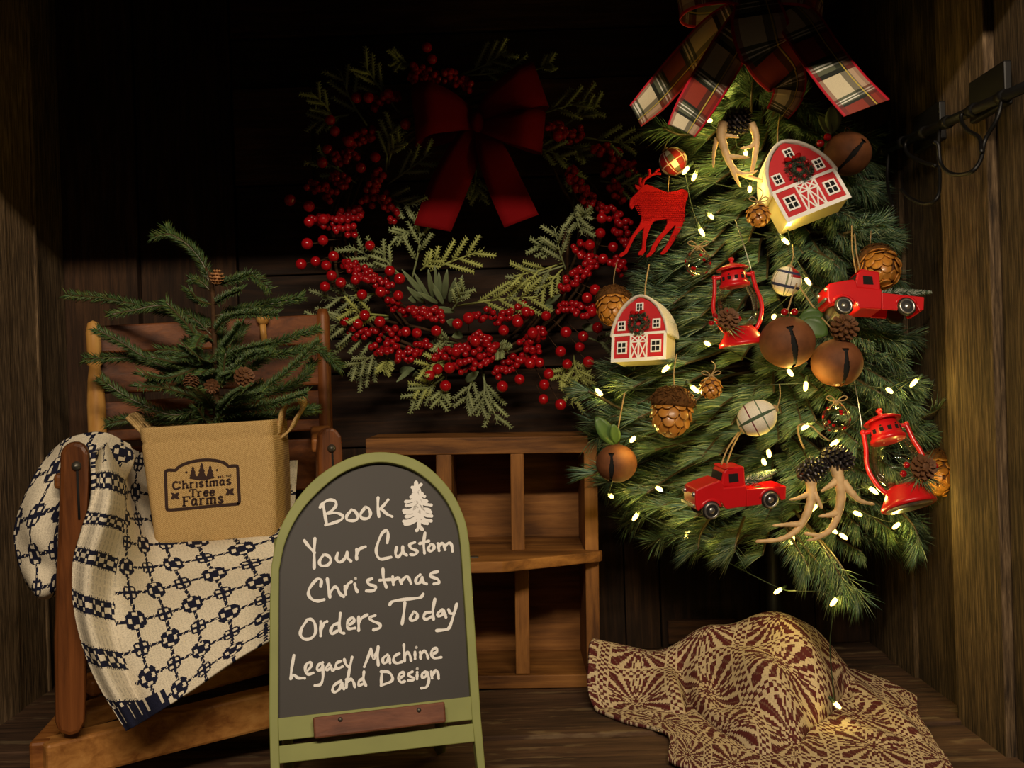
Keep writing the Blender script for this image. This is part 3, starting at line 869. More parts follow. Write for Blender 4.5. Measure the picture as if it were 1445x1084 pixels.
# ------------------------------------------------------------------ burgundy coverlet heaped on the deck
C3 = [[(864, 955, 1.78), (900, 950, 1.81), (960, 945, 1.82), (1015, 940, 1.82), (1075, 940, 1.82), (1130, 940, 1.82), (1185, 966, 1.78), (1245, 1005, 1.70), (1296, 1040, 1.60)],
      [(838, 904, 1.665), (895, 916, 1.72), (955, 908, 1.72), (1015, 890, 1.71), (1075, 864, 1.69), (1130, 878, 1.70), (1186, 934, 1.68), (1246, 978, 1.62), (1296, 1022, 1.52)],
      [(831, 940, 1.63), (890, 945, 1.655), (948, 952, 1.67), (1008, 925, 1.65), (1070, 897, 1.61), (1136, 915, 1.60), (1194, 962, 1.60), (1262, 1000, 1.54), (1312, 1042, 1.44)],
      [(834, 985, 1.60), (888, 1000, 1.585), (950, 992, 1.585), (1008, 968, 1.565), (1070, 950, 1.535), (1140, 962, 1.52), (1200, 1002, 1.52), (1272, 1030, 1.46), (1326, 1066, 1.38)],
      [(880, 1022, 1.535), (918, 1036, 1.525), (962, 1030, 1.52), (1018, 1015, 1.49), (1080, 1010, 1.46), (1142, 1022, 1.44), (1212, 1046, 1.43), (1282, 1058, 1.40), (1338, 1084, 1.34)],
      [(940, 1048, 1.475), (960, 1062, 1.45), (990, 1068, 1.43), (1036, 1066, 1.41), (1088, 1068, 1.38), (1148, 1080, 1.36), (1218, 1100, 1.34), (1290, 1110, 1.31), (1352, 1130, 1.27)],
      [(944, 1100, 1.37), (960, 1110, 1.35), (990, 1118, 1.33), (1036, 1122, 1.32), (1088, 1126, 1.30), (1148, 1140, 1.27), (1218, 1152, 1.25), (1290, 1160, 1.23), (1360, 1172, 1.20)]]
NU, NV = 340, 260
A = surf([[P(*c) for c in row] for row in C3], NU, NV)
vv, uu = np.indices(A.shape[:2]); un = uu / NU; vn = vv / NV
fade = np.sin(np.pi * np.clip(vn * 1.05 - .02, 0, 1)) * (0.4 + .6 * np.sin(np.pi * un))
A[..., 2] += fade * (0.014 * np.sin(19 * un + 7 * vn) + 0.009 * np.sin(31 * un - 17 * vn + 1))
A[..., 1] -= fade * 0.012 * np.sin(14 * un - 9 * vn + 2)
# folds: a gully left of the middle and a ridge over the right shoulder
g1 = np.exp(-((un - 0.30 - .12 * (vn - .5)) / .025) ** 2) * np.clip((vn - .25) * 4, 0, 1) * np.clip((.95 - vn) * 5, 0, 1)
A[..., 2] -= 0.036 * g1; A[..., 1] += 0.020 * g1
g2 = np.exp(-((un - 0.70 + .30 * (vn - .5)) / .022) ** 2) * np.clip((vn - .15) * 4, 0, 1)
A[..., 2] -= 0.028 * g2; A[..., 1] += 0.018 * g2
A[..., 2] = np.maximum(A[..., 2], DECK + 0.004)
BU, CRM = lin(82, 17, 28), lin(208, 188, 156)
def wine(i, j):
    u_, v_ = i / NU * 4.9 + .25, j / NV * 4.1 + .1
    u_, v_ = u_ + .08 * math.sin(v_ * 1.3), v_ + .10 * math.sin(u_ * 1.1 + 1)
    q = 38.0
    u_ = math.floor(u_ * q) / q; v_ = math.floor(v_ * q) / q
    tri = lambda x: abs((x + .5) % 1 - .5)
    a_, b2 = tri(u_), tri(v_)
    k = math.log((a_ + .012) / (b2 + .012)) * 2.1 + .5
    d = (k % 2) < 1.2
    cu, cv = int(round(u_ * q)), int(round(v_ * q))
    # rows of little blocks through the middles of the tables
    m_ = max(a_, b2)
    if m_ > .43: d = (cu // 2 + cv // 2) % 2 == 0
    elif m_ > .405: d = False
    t = 0.97 if d else 0.04
    if (cu * 7 + cv * 3) % 5 == 0: t = t * .75 + .12
    return tuple(CRM[n_] + (BU[n_] - CRM[n_]) * t for n_ in range(3))
mb = MB(); mb.grid(A, wine)
wo = mb.build('woven_coverlet', M['wine'], solid=0.005, at=P(1090, 1000, 1.45))
tag(wo, 'burgundy and cream woven coverlet heaped on the deck under the tree', 'blanket')

# ------------------------------------------------------------------ burlap pot bag and its little fir
BY = 1.435
mbag = frame(295, 680, BY, roll=-3.6)
sB = BY / F
bg = thing('burlap_bag', 'tan burlap pot bag printed with a Christmas Tree Farms badge', 'bag', frame(295, 762, BY + .05))
def rrect(hx0, hx1, hy0, hy1, r, n=5):
    o = []
    for cx_, cy_, a0 in [(hx1 - r, hy1 - r, 0), (hx0 + r, hy1 - r, 90), (hx0 + r, hy0 + r, 180), (hx1 - r, hy0 + r, 270)]:
        for k in range(n + 1):
            a = R(a0 + 90 * k / n); o.append((cx_ + r * math.cos(a), cy_ + r * math.sin(a)))
    return o
def loft(mb, levels, cap0=True, cap1=False, m=0):
    n = len(levels[0][0]); vs_, fs = [], []
    for ol, z in levels:
        vs_ += [(x, y, z) for x, y in ol]
    for i in range(len(levels) - 1):
        for k in range(n):
            l = (k + 1) % n
            fs.append((i * n + k, i * n + l, (i + 1) * n + l, (i + 1) * n + k))
    if cap0: fs.append(list(range(n - 1, -1, -1)))
    if cap1: fs.append([(len(levels) - 1) * n + k for k in range(n)])
    mb.add(vs_, fs, m, True)
lv = []
for z in (-86, -84, -80, -60, -30, 0, 30, 55, 58, 60, 64, 78, 81, 82, 79, 74, 66):
    t = (z + 86) / 170
    x0, x1 = -84 - 13 * t, 88 + 5 * t
    p = {-86: 4, -84: 1.5, 58: 1.2, 60: 1.6, 82: 2.2, 79: 3.5, 74: 4, 66: 4.5}.get(z, 0)
    bul = 2.5 * math.sin(math.pi * t)
    lv.append((rrect(x0 + p - bul * .3, x1 - p + bul, -0 + p * .6, 118 - p, 13), z))
mb = MB(mbag); loft(mb, lv); mb.build('body', M['burlap'], bg)
mb = MB(mbag); loft(mb, [(rrect(-88, 84, 8, 110, 10), 62), (rrect(-88, 84, 8, 110, 10), 66)], True, True); mb.build('moss', M['twig'], bg)
def strap(pts, wd):
    q = cr(pts, 8); N = len(q)
    A = np.zeros((N, 3, 3))
    for i, p in enumerate(q):
        for k, o in enumerate((-1, 0, 1)): A[i, k] = (p.x + .2 * o * wd, p.y + o * wd * .85, p.z + .25 * o * wd)
    mb = MB(mbag); mb.grid(A); return mb.build('handle', M['burlap'], bg, solid=.003)
strap([(-92, 50, 60), (-100, 50, 72), (-113, 48, 88), (-121, 44, 100), (-116, 58, 101), (-104, 64, 84), (-96, 62, 62)], 11)
strap([(92, 48, 60), (96, 48, 76), (103, 46, 98), (116, 42, 113), (128, 42, 109), (130, 52, 98), (118, 60, 82), (108, 62, 66), (95, 62, 56)], 11)
# badge print, flat on the cloth: outline, firs, lettering
Zg = lambda x, y: ((220 + x / 10.84 - 295), -(635 + y / 10.84 - 680))
def unroll(p):      # picture offsets -> bag's own tilted axes
    a = R(-3.6); return (p[0] * math.cos(a) + p[1] * -math.sin(a), p[0] * math.sin(a) + p[1] * math.cos(a))
G = lambda x, y: unroll(Zg(x, y))
mb = MB(mbag)
def stroke(pts, wpx, smooth=True, closed=False, y=-.9):
    q = cr(pts, 5, closed) if smooth else [Vector(p) for p in pts]
    if closed: q.append(q[0])
    A_, B_ = [], []
    N = len(q)
    for i in range(N):
        if closed and i in (0, N - 1): t = q[1] - q[-2]
        else: t = q[min(i + 1, N - 1)] - q[max(i - 1, 0)]
        t.normalize()
        A_.append((q[i][0] - t[1] * wpx / 2, q[i][1] + t[0] * wpx / 2)); B_.append((q[i][0] + t[1] * wpx / 2, q[i][1] - t[0] * wpx / 2))
    mb.strip(A_, B_, y, .6)
fr_ = [(150, 345), (170, 318), (210, 308), (300, 310), (335, 275), (420, 222), (530, 185), (640, 163), (760, 152), (880, 158), (980, 175), (1060, 205), (1108, 248), (1150, 246), (1225, 244), (1250, 270), (1257, 400), (1270, 620), (1278, 780), (1262, 815), (1230, 828), (900, 855), (600, 885), (330, 910), (200, 916), (168, 890), (160, 700), (152, 500)]
stroke([G(*p) for p in fr_], 4.2, True, True)
for cx_, b, t, hw in [(568, 432, 245, 52), (702, 452, 190, 66), (832, 425, 228, 58)]:
    H = b - t
    pts = [(cx_, t)]
    for k, (f_, o) in enumerate([(.25, .42), (.27, .26), (.52, .72), (.55, .5), (.8, .95), (.83, .75), (1.0, 1.15)]): pts.append((cx_ + hw * o, t + H * f_))
    pts2 = [(2 * cx_ - x, y) for x, y in pts[1:]][::-1]
    mb.prism([G(*p) for p in pts + pts2], -.9, .6)
mb.prism([G(*p) for p in [(515, 436), (650, 462), (740, 466), (900, 425), (880, 400), (560, 400)]], -.88, .6)
for x, y in [(467, 344), (938, 308)]: mb.prism([(G(x, y)[0] + 1.6 * math.cos(a), G(x, y)[1] + 1.6 * math.sin(a)) for a in np.linspace(0, 6.28, 9)[:-1]], -.9, .6)
for x, y in [(293, 705), (1130, 640)]:
    mb.prism([G(x + a, y + b) for a, b in [(-62, -50), (-20, -46), (0, -30), (25, -50), (62, -54), (55, -10), (40, 0), (62, 30), (70, 52), (20, 48), (0, 28), (-22, 55), (-66, 50), (-45, 5), (-40, -20)]], -.9, .6)
mb.build('printed_badge', M['ink'], bg)
GL = {  # strokes in a unit box, weight b = heavy, l = light, s = slab
 'C': [('b', [(.55, .9), (.3, .98), (.08, .75), (.06, .4), (.2, .08), (.55, .02), (.92, .2)]), ('l', [(.55, .9), (.85, .95), (.86, .65)])],
 'h': [('b', [(.2, 0), (.2, 1)]), ('l', [(.2, .5), (.5, .66), (.72, .55)]), ('b', [(.76, .5), (.78, 0)]), ('s', [(.05, 0), (.4, 0)]), ('s', [(.6, 0), (.98, 0)]), ('s', [(.02, 1), (.25, 1)])],
 'r': [('b', [(.25, 0), (.25, .66)]), ('l', [(.25, .5), (.55, .68), (.85, .6)]), ('s', [(.02, 0), (.5, 0)]), ('s', [(.02, .66), (.3, .66)])],
 'i': [('b', [(.5, 0), (.5, .66)]), ('s', [(.2, 0), (.8, 0)]), ('s', [(.2, .66), (.55, .66)])],
 's': [('b', [(.82, .56), (.5, .68), (.2, .52), (.5, .34), (.82, .16), (.5, 0), (.14, .12)])],
 't': [('b', [(.5, .92), (.5, .15), (.68, .02), (.9, .1)]), ('s', [(.15, .66), (.88, .66)])],
 'm': [('b', [(.14, 0), (.14, .66)]), ('b', [(.5, 0), (.5, .5), (.42, .66)]), ('b', [(.86, 0), (.86, .5), (.78, .66)]), ('s', [(.14, .62), (.8, .64)]), ('s', [(.02, 0), (.28, 0)]), ('s', [(.38, 0), (.64, 0)]), ('s', [(.74, 0), (1, 0)])],
 'a': [('b', [(.7, .66), (.7, .1), (.95, .02)]), ('b', [(.68, .58), (.4, .68), (.14, .38), (.3, .02), (.68, .15)])],
 'T': [('b', [(.5, 0), (.5, 1)]), ('s', [(.04, 1), (.96, 1)]), ('s', [(.04, 1), (.04, .72)]), ('s', [(.96, 1), (.96, .72)]), ('s', [(.28, 0), (.72, 0)])],
 'e': [('b', [(.16, .36), (.84, .40), (.7, .64), (.4, .66), (.14, .38), (.3, .04), (.6, 0), (.88, .14)])],
 'F': [('b', [(.25, 0), (.25, 1)]), ('s', [(.04, 1), (.95, 1)]), ('s', [(.95, 1), (.95, .7)]), ('s', [(.25, .52), (.7, .52)]), ('s', [(.04, 0), (.5, 0)])],
 '.': [('b', [(.4, 0), (.5, .05)])], '1': [('l', [(.5, 0), (.5, 1)])], '9': [('l', [(.8, .7), (.5, .5), (.2, .75), (.5, 1), (.8, .75), (.6, 0)])], '4': [('l', [(.7, 0), (.7, 1), (.1, .35), (.95, .35)])], '5': [('l', [(.85, 1), (.3, 1), (.25, .55), (.6, .6), (.8, .3), (.5, 0), (.15, .1)])]}
mb = MB(mbag)
def word(txt, x0, y0, x1, y1, h, widths, wb):
    """baseline from (x0,y0) to (x1,y1) in badge units"""
    tot = sum(widths); acc = 0
    for c, wd in zip(txt, widths):
        for kind, st in GL.get(c, []):
            pts = []
            for a, b in st:
                t = (acc + a * wd * .92) / tot
                pts.append(G(x0 + (x1 - x0) * t, y0 + (y1 - y0) * t - b * h))
            stroke(pts, {'b': wb, 'l': wb * .62, 's': wb * .6}[kind], kind != 's', False, -.95)
        acc += wd
word('Christmas', 258, 603, 1165, 522, 112, [1.45, 1.2, .85, .6, .9, .75, 1.6, 1.05, .95], 2.5)
word('Tree', 515, 720, 915, 690, 112, [1.2, .95, 1, 1], 2.5)
word('Farms', 400, 858, 1050, 802, 135, [1.25, 1.15, .95, 1.6, 1.0], 2.9)
word('est.1945', 945, 428, 1160, 412, 36, [1, 1, .8, .5, .6, 1, 1, 1], .7)
mb.build('printed_lettering', M['ink'], bg)

def needles(mb, path, n, Ln, spread, wd, colf, t0=0.0, planar=None, up=0.0, droop=0.0, fwd=0.8):
    path = [Vector(p) for p in path]
    N = len(path)
    for k in range(n):
        t = (t0 + (1 - t0) * (k + random.random()) / n) * (N - 1)
        i = min(int(t), N - 2); f_ = t - i
        p = path[i].lerp(path[i + 1], f_)
        d = (path[i + 1] - path[i]).normalized()
        a = random.random() * 6.2832
        sd = d.cross(Vector((math.sin(a), .3, math.cos(a)))).normalized()
        sd = sd * math.cos(a) + d.cross(sd) * math.sin(a)
        if planar is not None and random.random() < planar[1]:
            q = d.cross(planar[0]).normalized()
            sd = (q if k % 2 else -q) + planar[0] * random.uniform(-.35, .35)
        dd = (d * fwd + sd * spread * random.uniform(.6, 1.15) + Vector((0, 0, up))).normalized()
        l = Ln * random.uniform(.7, 1.1)
        side = dd.cross(Vector((random.random() - .5, random.random() - .5, random.random() - .5))).normalized()
        mb.blade(p, dd, l, wd, side, colf(t / (N - 1)), Vector((0, 0, -droop * l)) if droop else None)

# the little fir
FY = 1.49
fr = thing('small_fir', 'small green artificial fir standing in the burlap bag', 'small fir', frame(305, 598, FY))
mb = MB(); mb.tube(cr([P(306, 606, FY), P(304, 520, FY), P(302, 470, FY), P(299, 400, FY), P(290, 378, FY)], 5), [.0048 * (1 - .6 * k / 20) for k in range(21)], 8)
mb.build('trunk', M['twig'], fr)
fb = [[(296, 400), (286, 372), (266, 347), (240, 331), (217, 334)], [(287, 372), (272, 352), (250, 338), (235, 322)], [(304, 402), (330, 396), (355, 389), (380, 408)], [(296, 410), (284, 398), (270, 394)],
      [(303, 446), (340, 438), (378, 430), (426, 420)], [(300, 474), (266, 446), (212, 436), (160, 423), (94, 416)], [(266, 452), (230, 432), (190, 438), (158, 444)], [(300, 480), (280, 476), (262, 456), (234, 426)],
      [(300, 484), (286, 474), (276, 490)], [(304, 520), (262, 530), (212, 509), (172, 484), (138, 466)], [(302, 530), (259, 526), (186, 506), (120, 507)], [(304, 560), (250, 586), (190, 566), (143, 536)],
      [(306, 512), (350, 502), (392, 484), (448, 465)], [(306, 560), (350, 562), (398, 532), (449, 485)], [(308, 520), (352, 500), (398, 500), (445, 492), (480, 518)], [(303, 472), (320, 450), (350, 443), (390, 444)],
      [(305, 512), (318, 490), (330, 475), (341, 458)], [(302, 500), (290, 510), (262, 490)], [(304, 506), (276, 520), (236, 534), (200, 528)], [(305, 540), (330, 520), (360, 500), (378, 496)],
      [(304, 575), (270, 560), (232, 548), (196, 545)], [(306, 585), (350, 578), (400, 566), (432, 556)], [(306, 590), (260, 594), (200, 590), (152, 598)], [(300, 430), (280, 424), (268, 410)], [(303, 430), (322, 418), (340, 410)],
      [(303, 462), (282, 452), (268, 448)], [(304, 580), (290, 560), (276, 548)], [(308, 585), (330, 560), (348, 548)], [(306, 570), (360, 560), (420, 540), (442, 512)], [(306, 590), (370, 590), (425, 580), (444, 578)]]
yof = [0, .02, -.02, 0, .03, .02, -.04, -.03, -.05, -.04, -.01, -.02, .02, -.03, .03, -.05, -.06, -.07, -.08, -.07, -.08, -.04, .01, -.03, -.04, .04, -.09, -.09, .05, .04]
for k in range(30):
    a = random.uniform(-1, 1); zt = random.uniform(480, 588)
    fb.append([(305, zt + 18), (305 + a * 50, zt + 6 + random.uniform(-8, 14)), (305 + a * random.uniform(85, 120), zt - random.uniform(-8, 30))]); yof.append(random.uniform(-.07, .07))
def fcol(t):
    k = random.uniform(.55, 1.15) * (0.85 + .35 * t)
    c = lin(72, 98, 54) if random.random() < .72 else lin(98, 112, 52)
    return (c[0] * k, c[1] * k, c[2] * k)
for pts, yo in zip(fb, yof):
    path = []
    for i, (x, y) in enumerate(pts):
        t = i / (len(pts) - 1)
        path.append(P(x, y, FY + yo * t * 1.2))
    path = cr(path, 6)
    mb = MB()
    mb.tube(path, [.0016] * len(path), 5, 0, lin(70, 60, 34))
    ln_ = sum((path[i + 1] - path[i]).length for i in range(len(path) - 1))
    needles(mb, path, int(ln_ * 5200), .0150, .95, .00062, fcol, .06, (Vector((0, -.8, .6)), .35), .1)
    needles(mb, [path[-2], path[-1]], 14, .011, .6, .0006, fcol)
    mb.build('branch', M['needle'], fr)
def pinecone(name, parent, c, L_, rad, mat, axis=(0, -.5, -1), rows=7, per=9, sub=None):
    """cone of overlapping scales"""
    T = Vector(axis).normalized().to_track_quat('Z', 'Y').to_matrix()
    mb = MB()
    c = Vector(c)
    mb.ball(c, rad * .72, 10, 8, 0, None, (1, 1, L_ / rad / 1.9), T)
    for r_ in range(rows):
        t = (r_ + .5) / rows
        rr = rad * math.sin(math.pi * (0.12 + .80 * t)) ** .7 * (1.0 if t < .5 else 1.08 - .3 * (t - .5))
        for k in range(per):
            a = 2 * math.pi * (k + .5 * (r_ % 2)) / per
            z = L_ * (t - .5)
            d = Vector((math.cos(a), math.sin(a), 0))
            p = d * rr * .62 + Vector((0, 0, z + .02 * L_)); e = d * rr * 1.12 + Vector((0, 0, z + L_ * .10))
            q = Vector((-d.y, d.x, 0)) * rr * math.pi / per * .9
            up_ = Vector((0, 0, L_ * .05))
            vs_ = [p - q * .6, p + q * .6, e + q * .75, e + (e - p) * .22, e - q * .75]
            mb.add([c + T @ v for v in vs_] + [c + T @ (v - up_) for v in vs_], [(0, 1, 2, 3, 4), (9, 8, 7, 6, 5), (2, 7, 8, 3), (3, 8, 9, 4), (1, 6, 7, 2), (4, 9, 5, 0)], 0, False)
    return mb.build(name, mat, parent)
pinecone('pine_cone', fr, P(270, 538, FY - .075), .022, .0085, M['cone'], (-.1, -.4, -1))
pinecone('pine_cone', fr, P(344, 533, FY - .075), .024, .011, M['cone'], (.5, -.7, .3))
pinecone('pine_cone', fr, P(306, 392, FY - .02), .020, .008, M['conet'], (.1, -.2, 1), 5)
pinecone('pine_cone', fr, P(299, 545, FY - .08), .018, .008, M['cone'], (.1, -.8, -.3), 5)

# ------------------------------------------------------------------ berry wreath
WY = 1.86
wr = thing('berry_wreath', 'round wreath of red berries and grey green sprigs on the dark back wall', 'wreath', frame(655, 325, WY + .03))
wq = lambda x, y, dy=0.0: P(x, y, WY + dy)
wc = (655, 325)
mb = MB()
for k in range(7):
    ph = random.uniform(0, 6.28)
    pts = []
    for i in range(49):
        a = 2 * math.pi * i / 48
        rr = 172 + 14 * math.sin(3 * a + ph) + 8 * math.sin(5 * a - ph * 2) + (k - 3) * 3
        pts.append(wq(wc[0] + rr * math.cos(a), wc[1] + rr * math.sin(a) * .98, .02 + .018 * math.sin(4 * a + ph)))
    mb.tube(pts, .0028, 6)
mb.build('twig_ring', M['twig'], wr)
zt = lambda x, y: (380 + x * .3737, 50 + y * .3737)
zl = lambda x, y: (380 + x * .3737, 300 + y * .3737)
sp = [(zt(*a), zt(*b)) for a, b in [((720, 150), (893, 55)), ((740, 150), (945, 120)), ((370, 340), (268, 135)), ((490, 290), (355, 105)), ((250, 330), (155, 215)), ((1010, 300), (1220, 240)), ((1110, 340), (1245, 265)), ((1180, 385), (1380, 405)),
      ((450, 560), (615, 440)), ((440, 510), (472, 335)), ((450, 490), (505, 400)), ((430, 590), (560, 642)), ((960, 430), (1125, 470)), ((1250, 550), (1395, 558)), ((1150, 620), (1182, 752)), ((1110, 420), (1195, 470)), ((560, 110), (470, 95)), ((1000, 130), (1060, 100)), ((760, 500), (700, 610)), ((780, 510), (800, 620)), ((1090, 450), (1150, 560)), ((300, 300), (160, 330)), ((330, 560), (180, 470))]]
sp += [(zl(*a), zl(*b)) for a, b in [((490, 240), (300, 125)), ((510, 250), (415, 135)), ((540, 250), (568, 45)), ((590, 230), (805, 143)), ((570, 220), (640, 165)), ((700, 355), (1012, 318)), ((690, 370), (735, 285)), ((1120, 220), (1078, 60)), ((1110, 190), (925, 240)), ((1115, 200), (925, 292)), ((1110, 210), (1018, 312)), ((1120, 130), (998, 128)),
      ((450, 400), (155, 442)), ((450, 390), (285, 365)), ((450, 450), (265, 492)), ((420, 520), (308, 592)), ((430, 530), (330, 632)), ((440, 540), (430, 602)), ((660, 620), (535, 712)), ((650, 610), (552, 660)), ((650, 620), (636, 720)), ((790, 590), (745, 735)), ((800, 590), (862, 795)), ((810, 600), (790, 745)), ((1150, 560), (1142, 725)), ((1150, 540), (1190, 640)), ((1160, 560), (1098, 640)), ((1200, 470), (1330, 500)), ((560, 50), (480, 85)), ((600, 40), (590, 0)),
      ((1180, 60), (1190, 0)), ((860, 500), (900, 520)), ((460, 300), (200, 330)), ((690, 560), (570, 600)), ((730, 500), (640, 490))]]
def scol(base):
    k = random.uniform(.75, 1.15)
    return (base[0] * k, base[1] * k, base[2] * k)
SG = [lin(128, 136, 96), lin(158, 164, 92), lin(134, 144, 98)]
for n_, (a, b) in enumerate(sp):
    base = SG[0] if n_ < 23 else random.choice(SG)
    d0 = -.02 - .03 * random.random(); d1 = -.05 - .045 * random.random()
    A_, B_ = wq(*a, d0), wq(*b, d1)
    mid = A_.lerp(B_, .5) + Vector((random.uniform(-.006, .006), -.008, random.uniform(-.006, .006)))
    path = cr([A_, mid, B_], 6)
    mb = MB()
    mb.tube(path, [.0018] * 7 + [.0012] * 6, 5, 0, base)
    Ls = (B_ - A_).length
    nl = max(5, int(Ls / .0165))
    for k in range(nl):                   # side fronds, each a flat feather of tiny leaflets
        t = .28 + .70 * k / nl
        i = int(t * 12); p = path[min(i, 12)].lerp(path[min(i + 1, 12)], t * 12 - i)
        d = (B_ - A_).normalized()
        sd = d.cross(Vector((0, -1, 0))).normalized() * (1 if k % 2 else -1)
        fd = (d * .95 + sd * random.uniform(.5, .75) + Vector((0, random.uniform(-.35, .15), random.uniform(-.1, .1)))).normalized()
        fl = Ls * .40 * (1.15 - .6 * t) + .012
        e = p + fd * fl
        mb.tube([p, p.lerp(e, .5), e], [.0018, .0027, .0016], 6, 0, scol(base))
        for q in range(int(fl / .0028)):
            tt = .1 + .9 * q / (fl / .0028)
            pp = p + fd * fl * tt
            ss = fd.cross(Vector((0, -1, 0))).normalized() * (1 if q % 2 else -1)
            dd = (fd * .8 + ss + Vector((0, random.uniform(-.5, .2), 0))).normalized()
            mb.blade(pp, dd, .0072, .0013, dd.cross(Vector((0, 1, .2))).normalized(), scol(base))
    dd0 = (path[-1] - path[-3]).normalized()
    for q in range(8):
        pp = path[-1] - dd0 * .004 * q
        ss = dd0.cross(Vector((0, -1, 0))).normalized() * (1 if q % 2 else -1)
        mb.blade(pp, (dd0 + ss * .8).normalized(), .009, .0014, Vector((0, 1, 0)), scol(base))
    mb.build('sprig', M['sprig'], wr)
# long lance leaves near the middle bottom and a few round ones
def leafmesh(mb, a, b, wd, up=(0, -1, 0), cup=.15, n=8):
    a, b = Vector(a), Vector(b)
    d = b - a; Ln = d.length; d.normalize()
    s_ = d.cross(Vector(up)).normalized(); nn = s_.cross(d)
    A_ = np.zeros((n + 1, 5, 3))
    for i in range(n + 1):
        t = i / n
        hw_ = wd * (math.sin(math.pi * min(1, t * .96 + .02)) ** .75)
        for k in range(5):
            o = (k - 2) / 2
            A_[i, k] = a + d * Ln * t + s_ * hw_ * o + nn * (cup * hw_ * (abs(o) - .5) + .08 * Ln * math.sin(math.pi * t))
    mb.grid(A_)
lv_ = [((600, 330), (500, 215)), ((610, 335), (545, 225)), ((620, 330), (600, 215)), ((640, 335), (625, 200)), ((650, 330), (640, 225)), ((660, 335), (672, 215)), ((680, 345), (705, 245)), ((700, 350), (730, 235)), ((590, 345), (520, 280)), ((640, 345), (560, 300)),
       ((660, 350), (610, 260)), ((700, 375), (620, 360)), ((490, 600), (548, 590)), ((545, 585), (480, 640)), ((440, 575), (478, 570)), ((620, 480), (640, 530)), ((730, 460), (690, 470)), ((1040, 350), (1100, 310)), ((1050, 340), (1060, 385)), ((560, 330), (525, 325)), ((700, 420), (670, 410)), ((880, 520), (905, 500)), ((1180, 430), (1240, 440)), ((1230, 380), (1180, 400)), ((560, 630), (555, 600)), ((740, 640), (790, 600))]
for a, b in lv_:
    mb = MB(); leafmesh(mb, wq(*zl(*a), -.035), wq(*zl(*b), -.06 - .02 * random.random()), random.uniform(.0035, .0055) if (Vector(a) - Vector(b)).length > 70 else .007)
    mb.build('leaf', M['leafg'], wr, solid=.0006)
# strings of small berries
cl = [(zl(440, 350), zl(660, 395), 24), (zl(300, 460), zl(500, 458), 20), (zl(390, 530), zl(490, 488), 14), (zl(480, 560), zl(605, 495), 18), (zl(600, 550), zl(860, 488), 40), (zl(700, 595), zl(850, 540), 20), (zl(850, 412), zl(985, 360), 20), (zl(745, 390), zl(850, 382), 9), (zl(955, 510), zl(1040, 448), 18), (zl(850, 610), zl(960, 545), 20),
      (zl(1160, 115), zl(1235, 200), 16), (zl(1225, 190), zl(1100, 290), 26), (zl(1090, 358), zl(1225, 378), 18), (zl(280, 190), zl(460, 285), 36), (zl(540, 385), zl(630, 380), 14), (zl(770, 460), zl(850, 520), 18), (zl(300, 200), zl(400, 260), 12), (zl(1300, 170), zl(1340, 230), 9), (zl(1010, 500), zl(960, 570), 10),
      (zt(385, 265), zt(485, 215), 18), (zt(290, 405), zt(400, 365), 20), (zt(240, 470), zt(335, 450), 18), (zt(235, 530), zt(295, 565), 16), (zt(365, 640), zt(425, 510), 22), (zt(150, 555), zt(245, 610), 18), (zt(255, 685), zt(350, 670), 18), (zt(535, 130), zt(645, 155), 18), (zt(655, 145), zt(765, 195), 22), (zt(1060, 330), zt(1110, 372), 12), (zt(1105, 395), zt(1185, 360), 14), (zt(1225, 420), zt(1325, 455), 20), (zt(1255, 510), zt(1385, 500), 22), (zt(1130, 505), zt(1222, 645), 26), (zt(1285, 565), zt(1345, 615), 16), (zt(430, 600), zt(480, 700), 16), (zt(540, 180), zt(555, 110), 8), (zt(1240, 640), zt(1360, 720), 16), (zt(150, 690), zt(330, 740), 20), (zt(1310, 720), zt(1365, 790), 10)]
for n_, (a, b, k) in enumerate(cl):
    mb = MB()
    a, b = Vector(a), Vector(b)
    sd = Vector((-(b - a).y, (b - a).x)).normalized()
    st = [wq(*(a.lerp(b, t)), -.055) for t in (0, .5, 1)]
    mb.tube(st, .0012, 5, 1)
    k = int(k * 1.45)
    for i in range(k):
        t = (i + .5) / k
        p2 = a.lerp(b, t) + sd * random.uniform(-8.5, 8.5)
        dy = -.058 - random.uniform(0, .024)
        r_ = random.uniform(.0047, .0062)
        q = wq(p2.x, p2.y, dy)
        mb.ball(q, r_, 12, 8, 0)
        if i % 3 == 0: mb.tube([st[1], q], .0006, 4, 1)
    mb.build('berry_cluster', [M['berrys'], M['twig']], wr)
big = [zl(*p) for p in [(150, 35), (205, 25), (143, 118), (203, 105), (380, 125), (120, 195), (175, 185), (215, 200), (243, 165), (235, 238), (210, 280), (270, 265), (350, 310), (455, 220), (492, 250), (487, 313), (360, 388), (283, 410), (417, 412), (333, 420), (515, 450), (557, 455), (630, 447), (710, 420), (752, 398), (605, 615), (635, 592), (680, 587), (665, 655), (705, 525), (778, 485), (885, 445), (938, 413), (880, 657), (945, 630), (1020, 567), (985, 570), (1055, 610), (1038, 650), (1035, 705), (1100, 725), (1120, 452), (1185, 468), (1172, 508), (1100, 525), (1125, 573), (1205, 565), (1210, 122), (1298, 130), (1260, 175), (1250, 78), (1230, 292), (1200, 322), (1218, 375), (1240, 435), (1045, 390), (995, 455), (970, 375), (325, 255), (420, 300)]]
big += [zt(*p) for p in [(78, 622), (220, 430), (230, 320), (248, 362), (375, 235), (330, 235), (595, 45), (150, 645), (345, 500), (200, 480), (515, 335), (1255, 690), (1248, 748), (615, 90), (400, 460), (1090, 380), (300, 400), (450, 220)]]
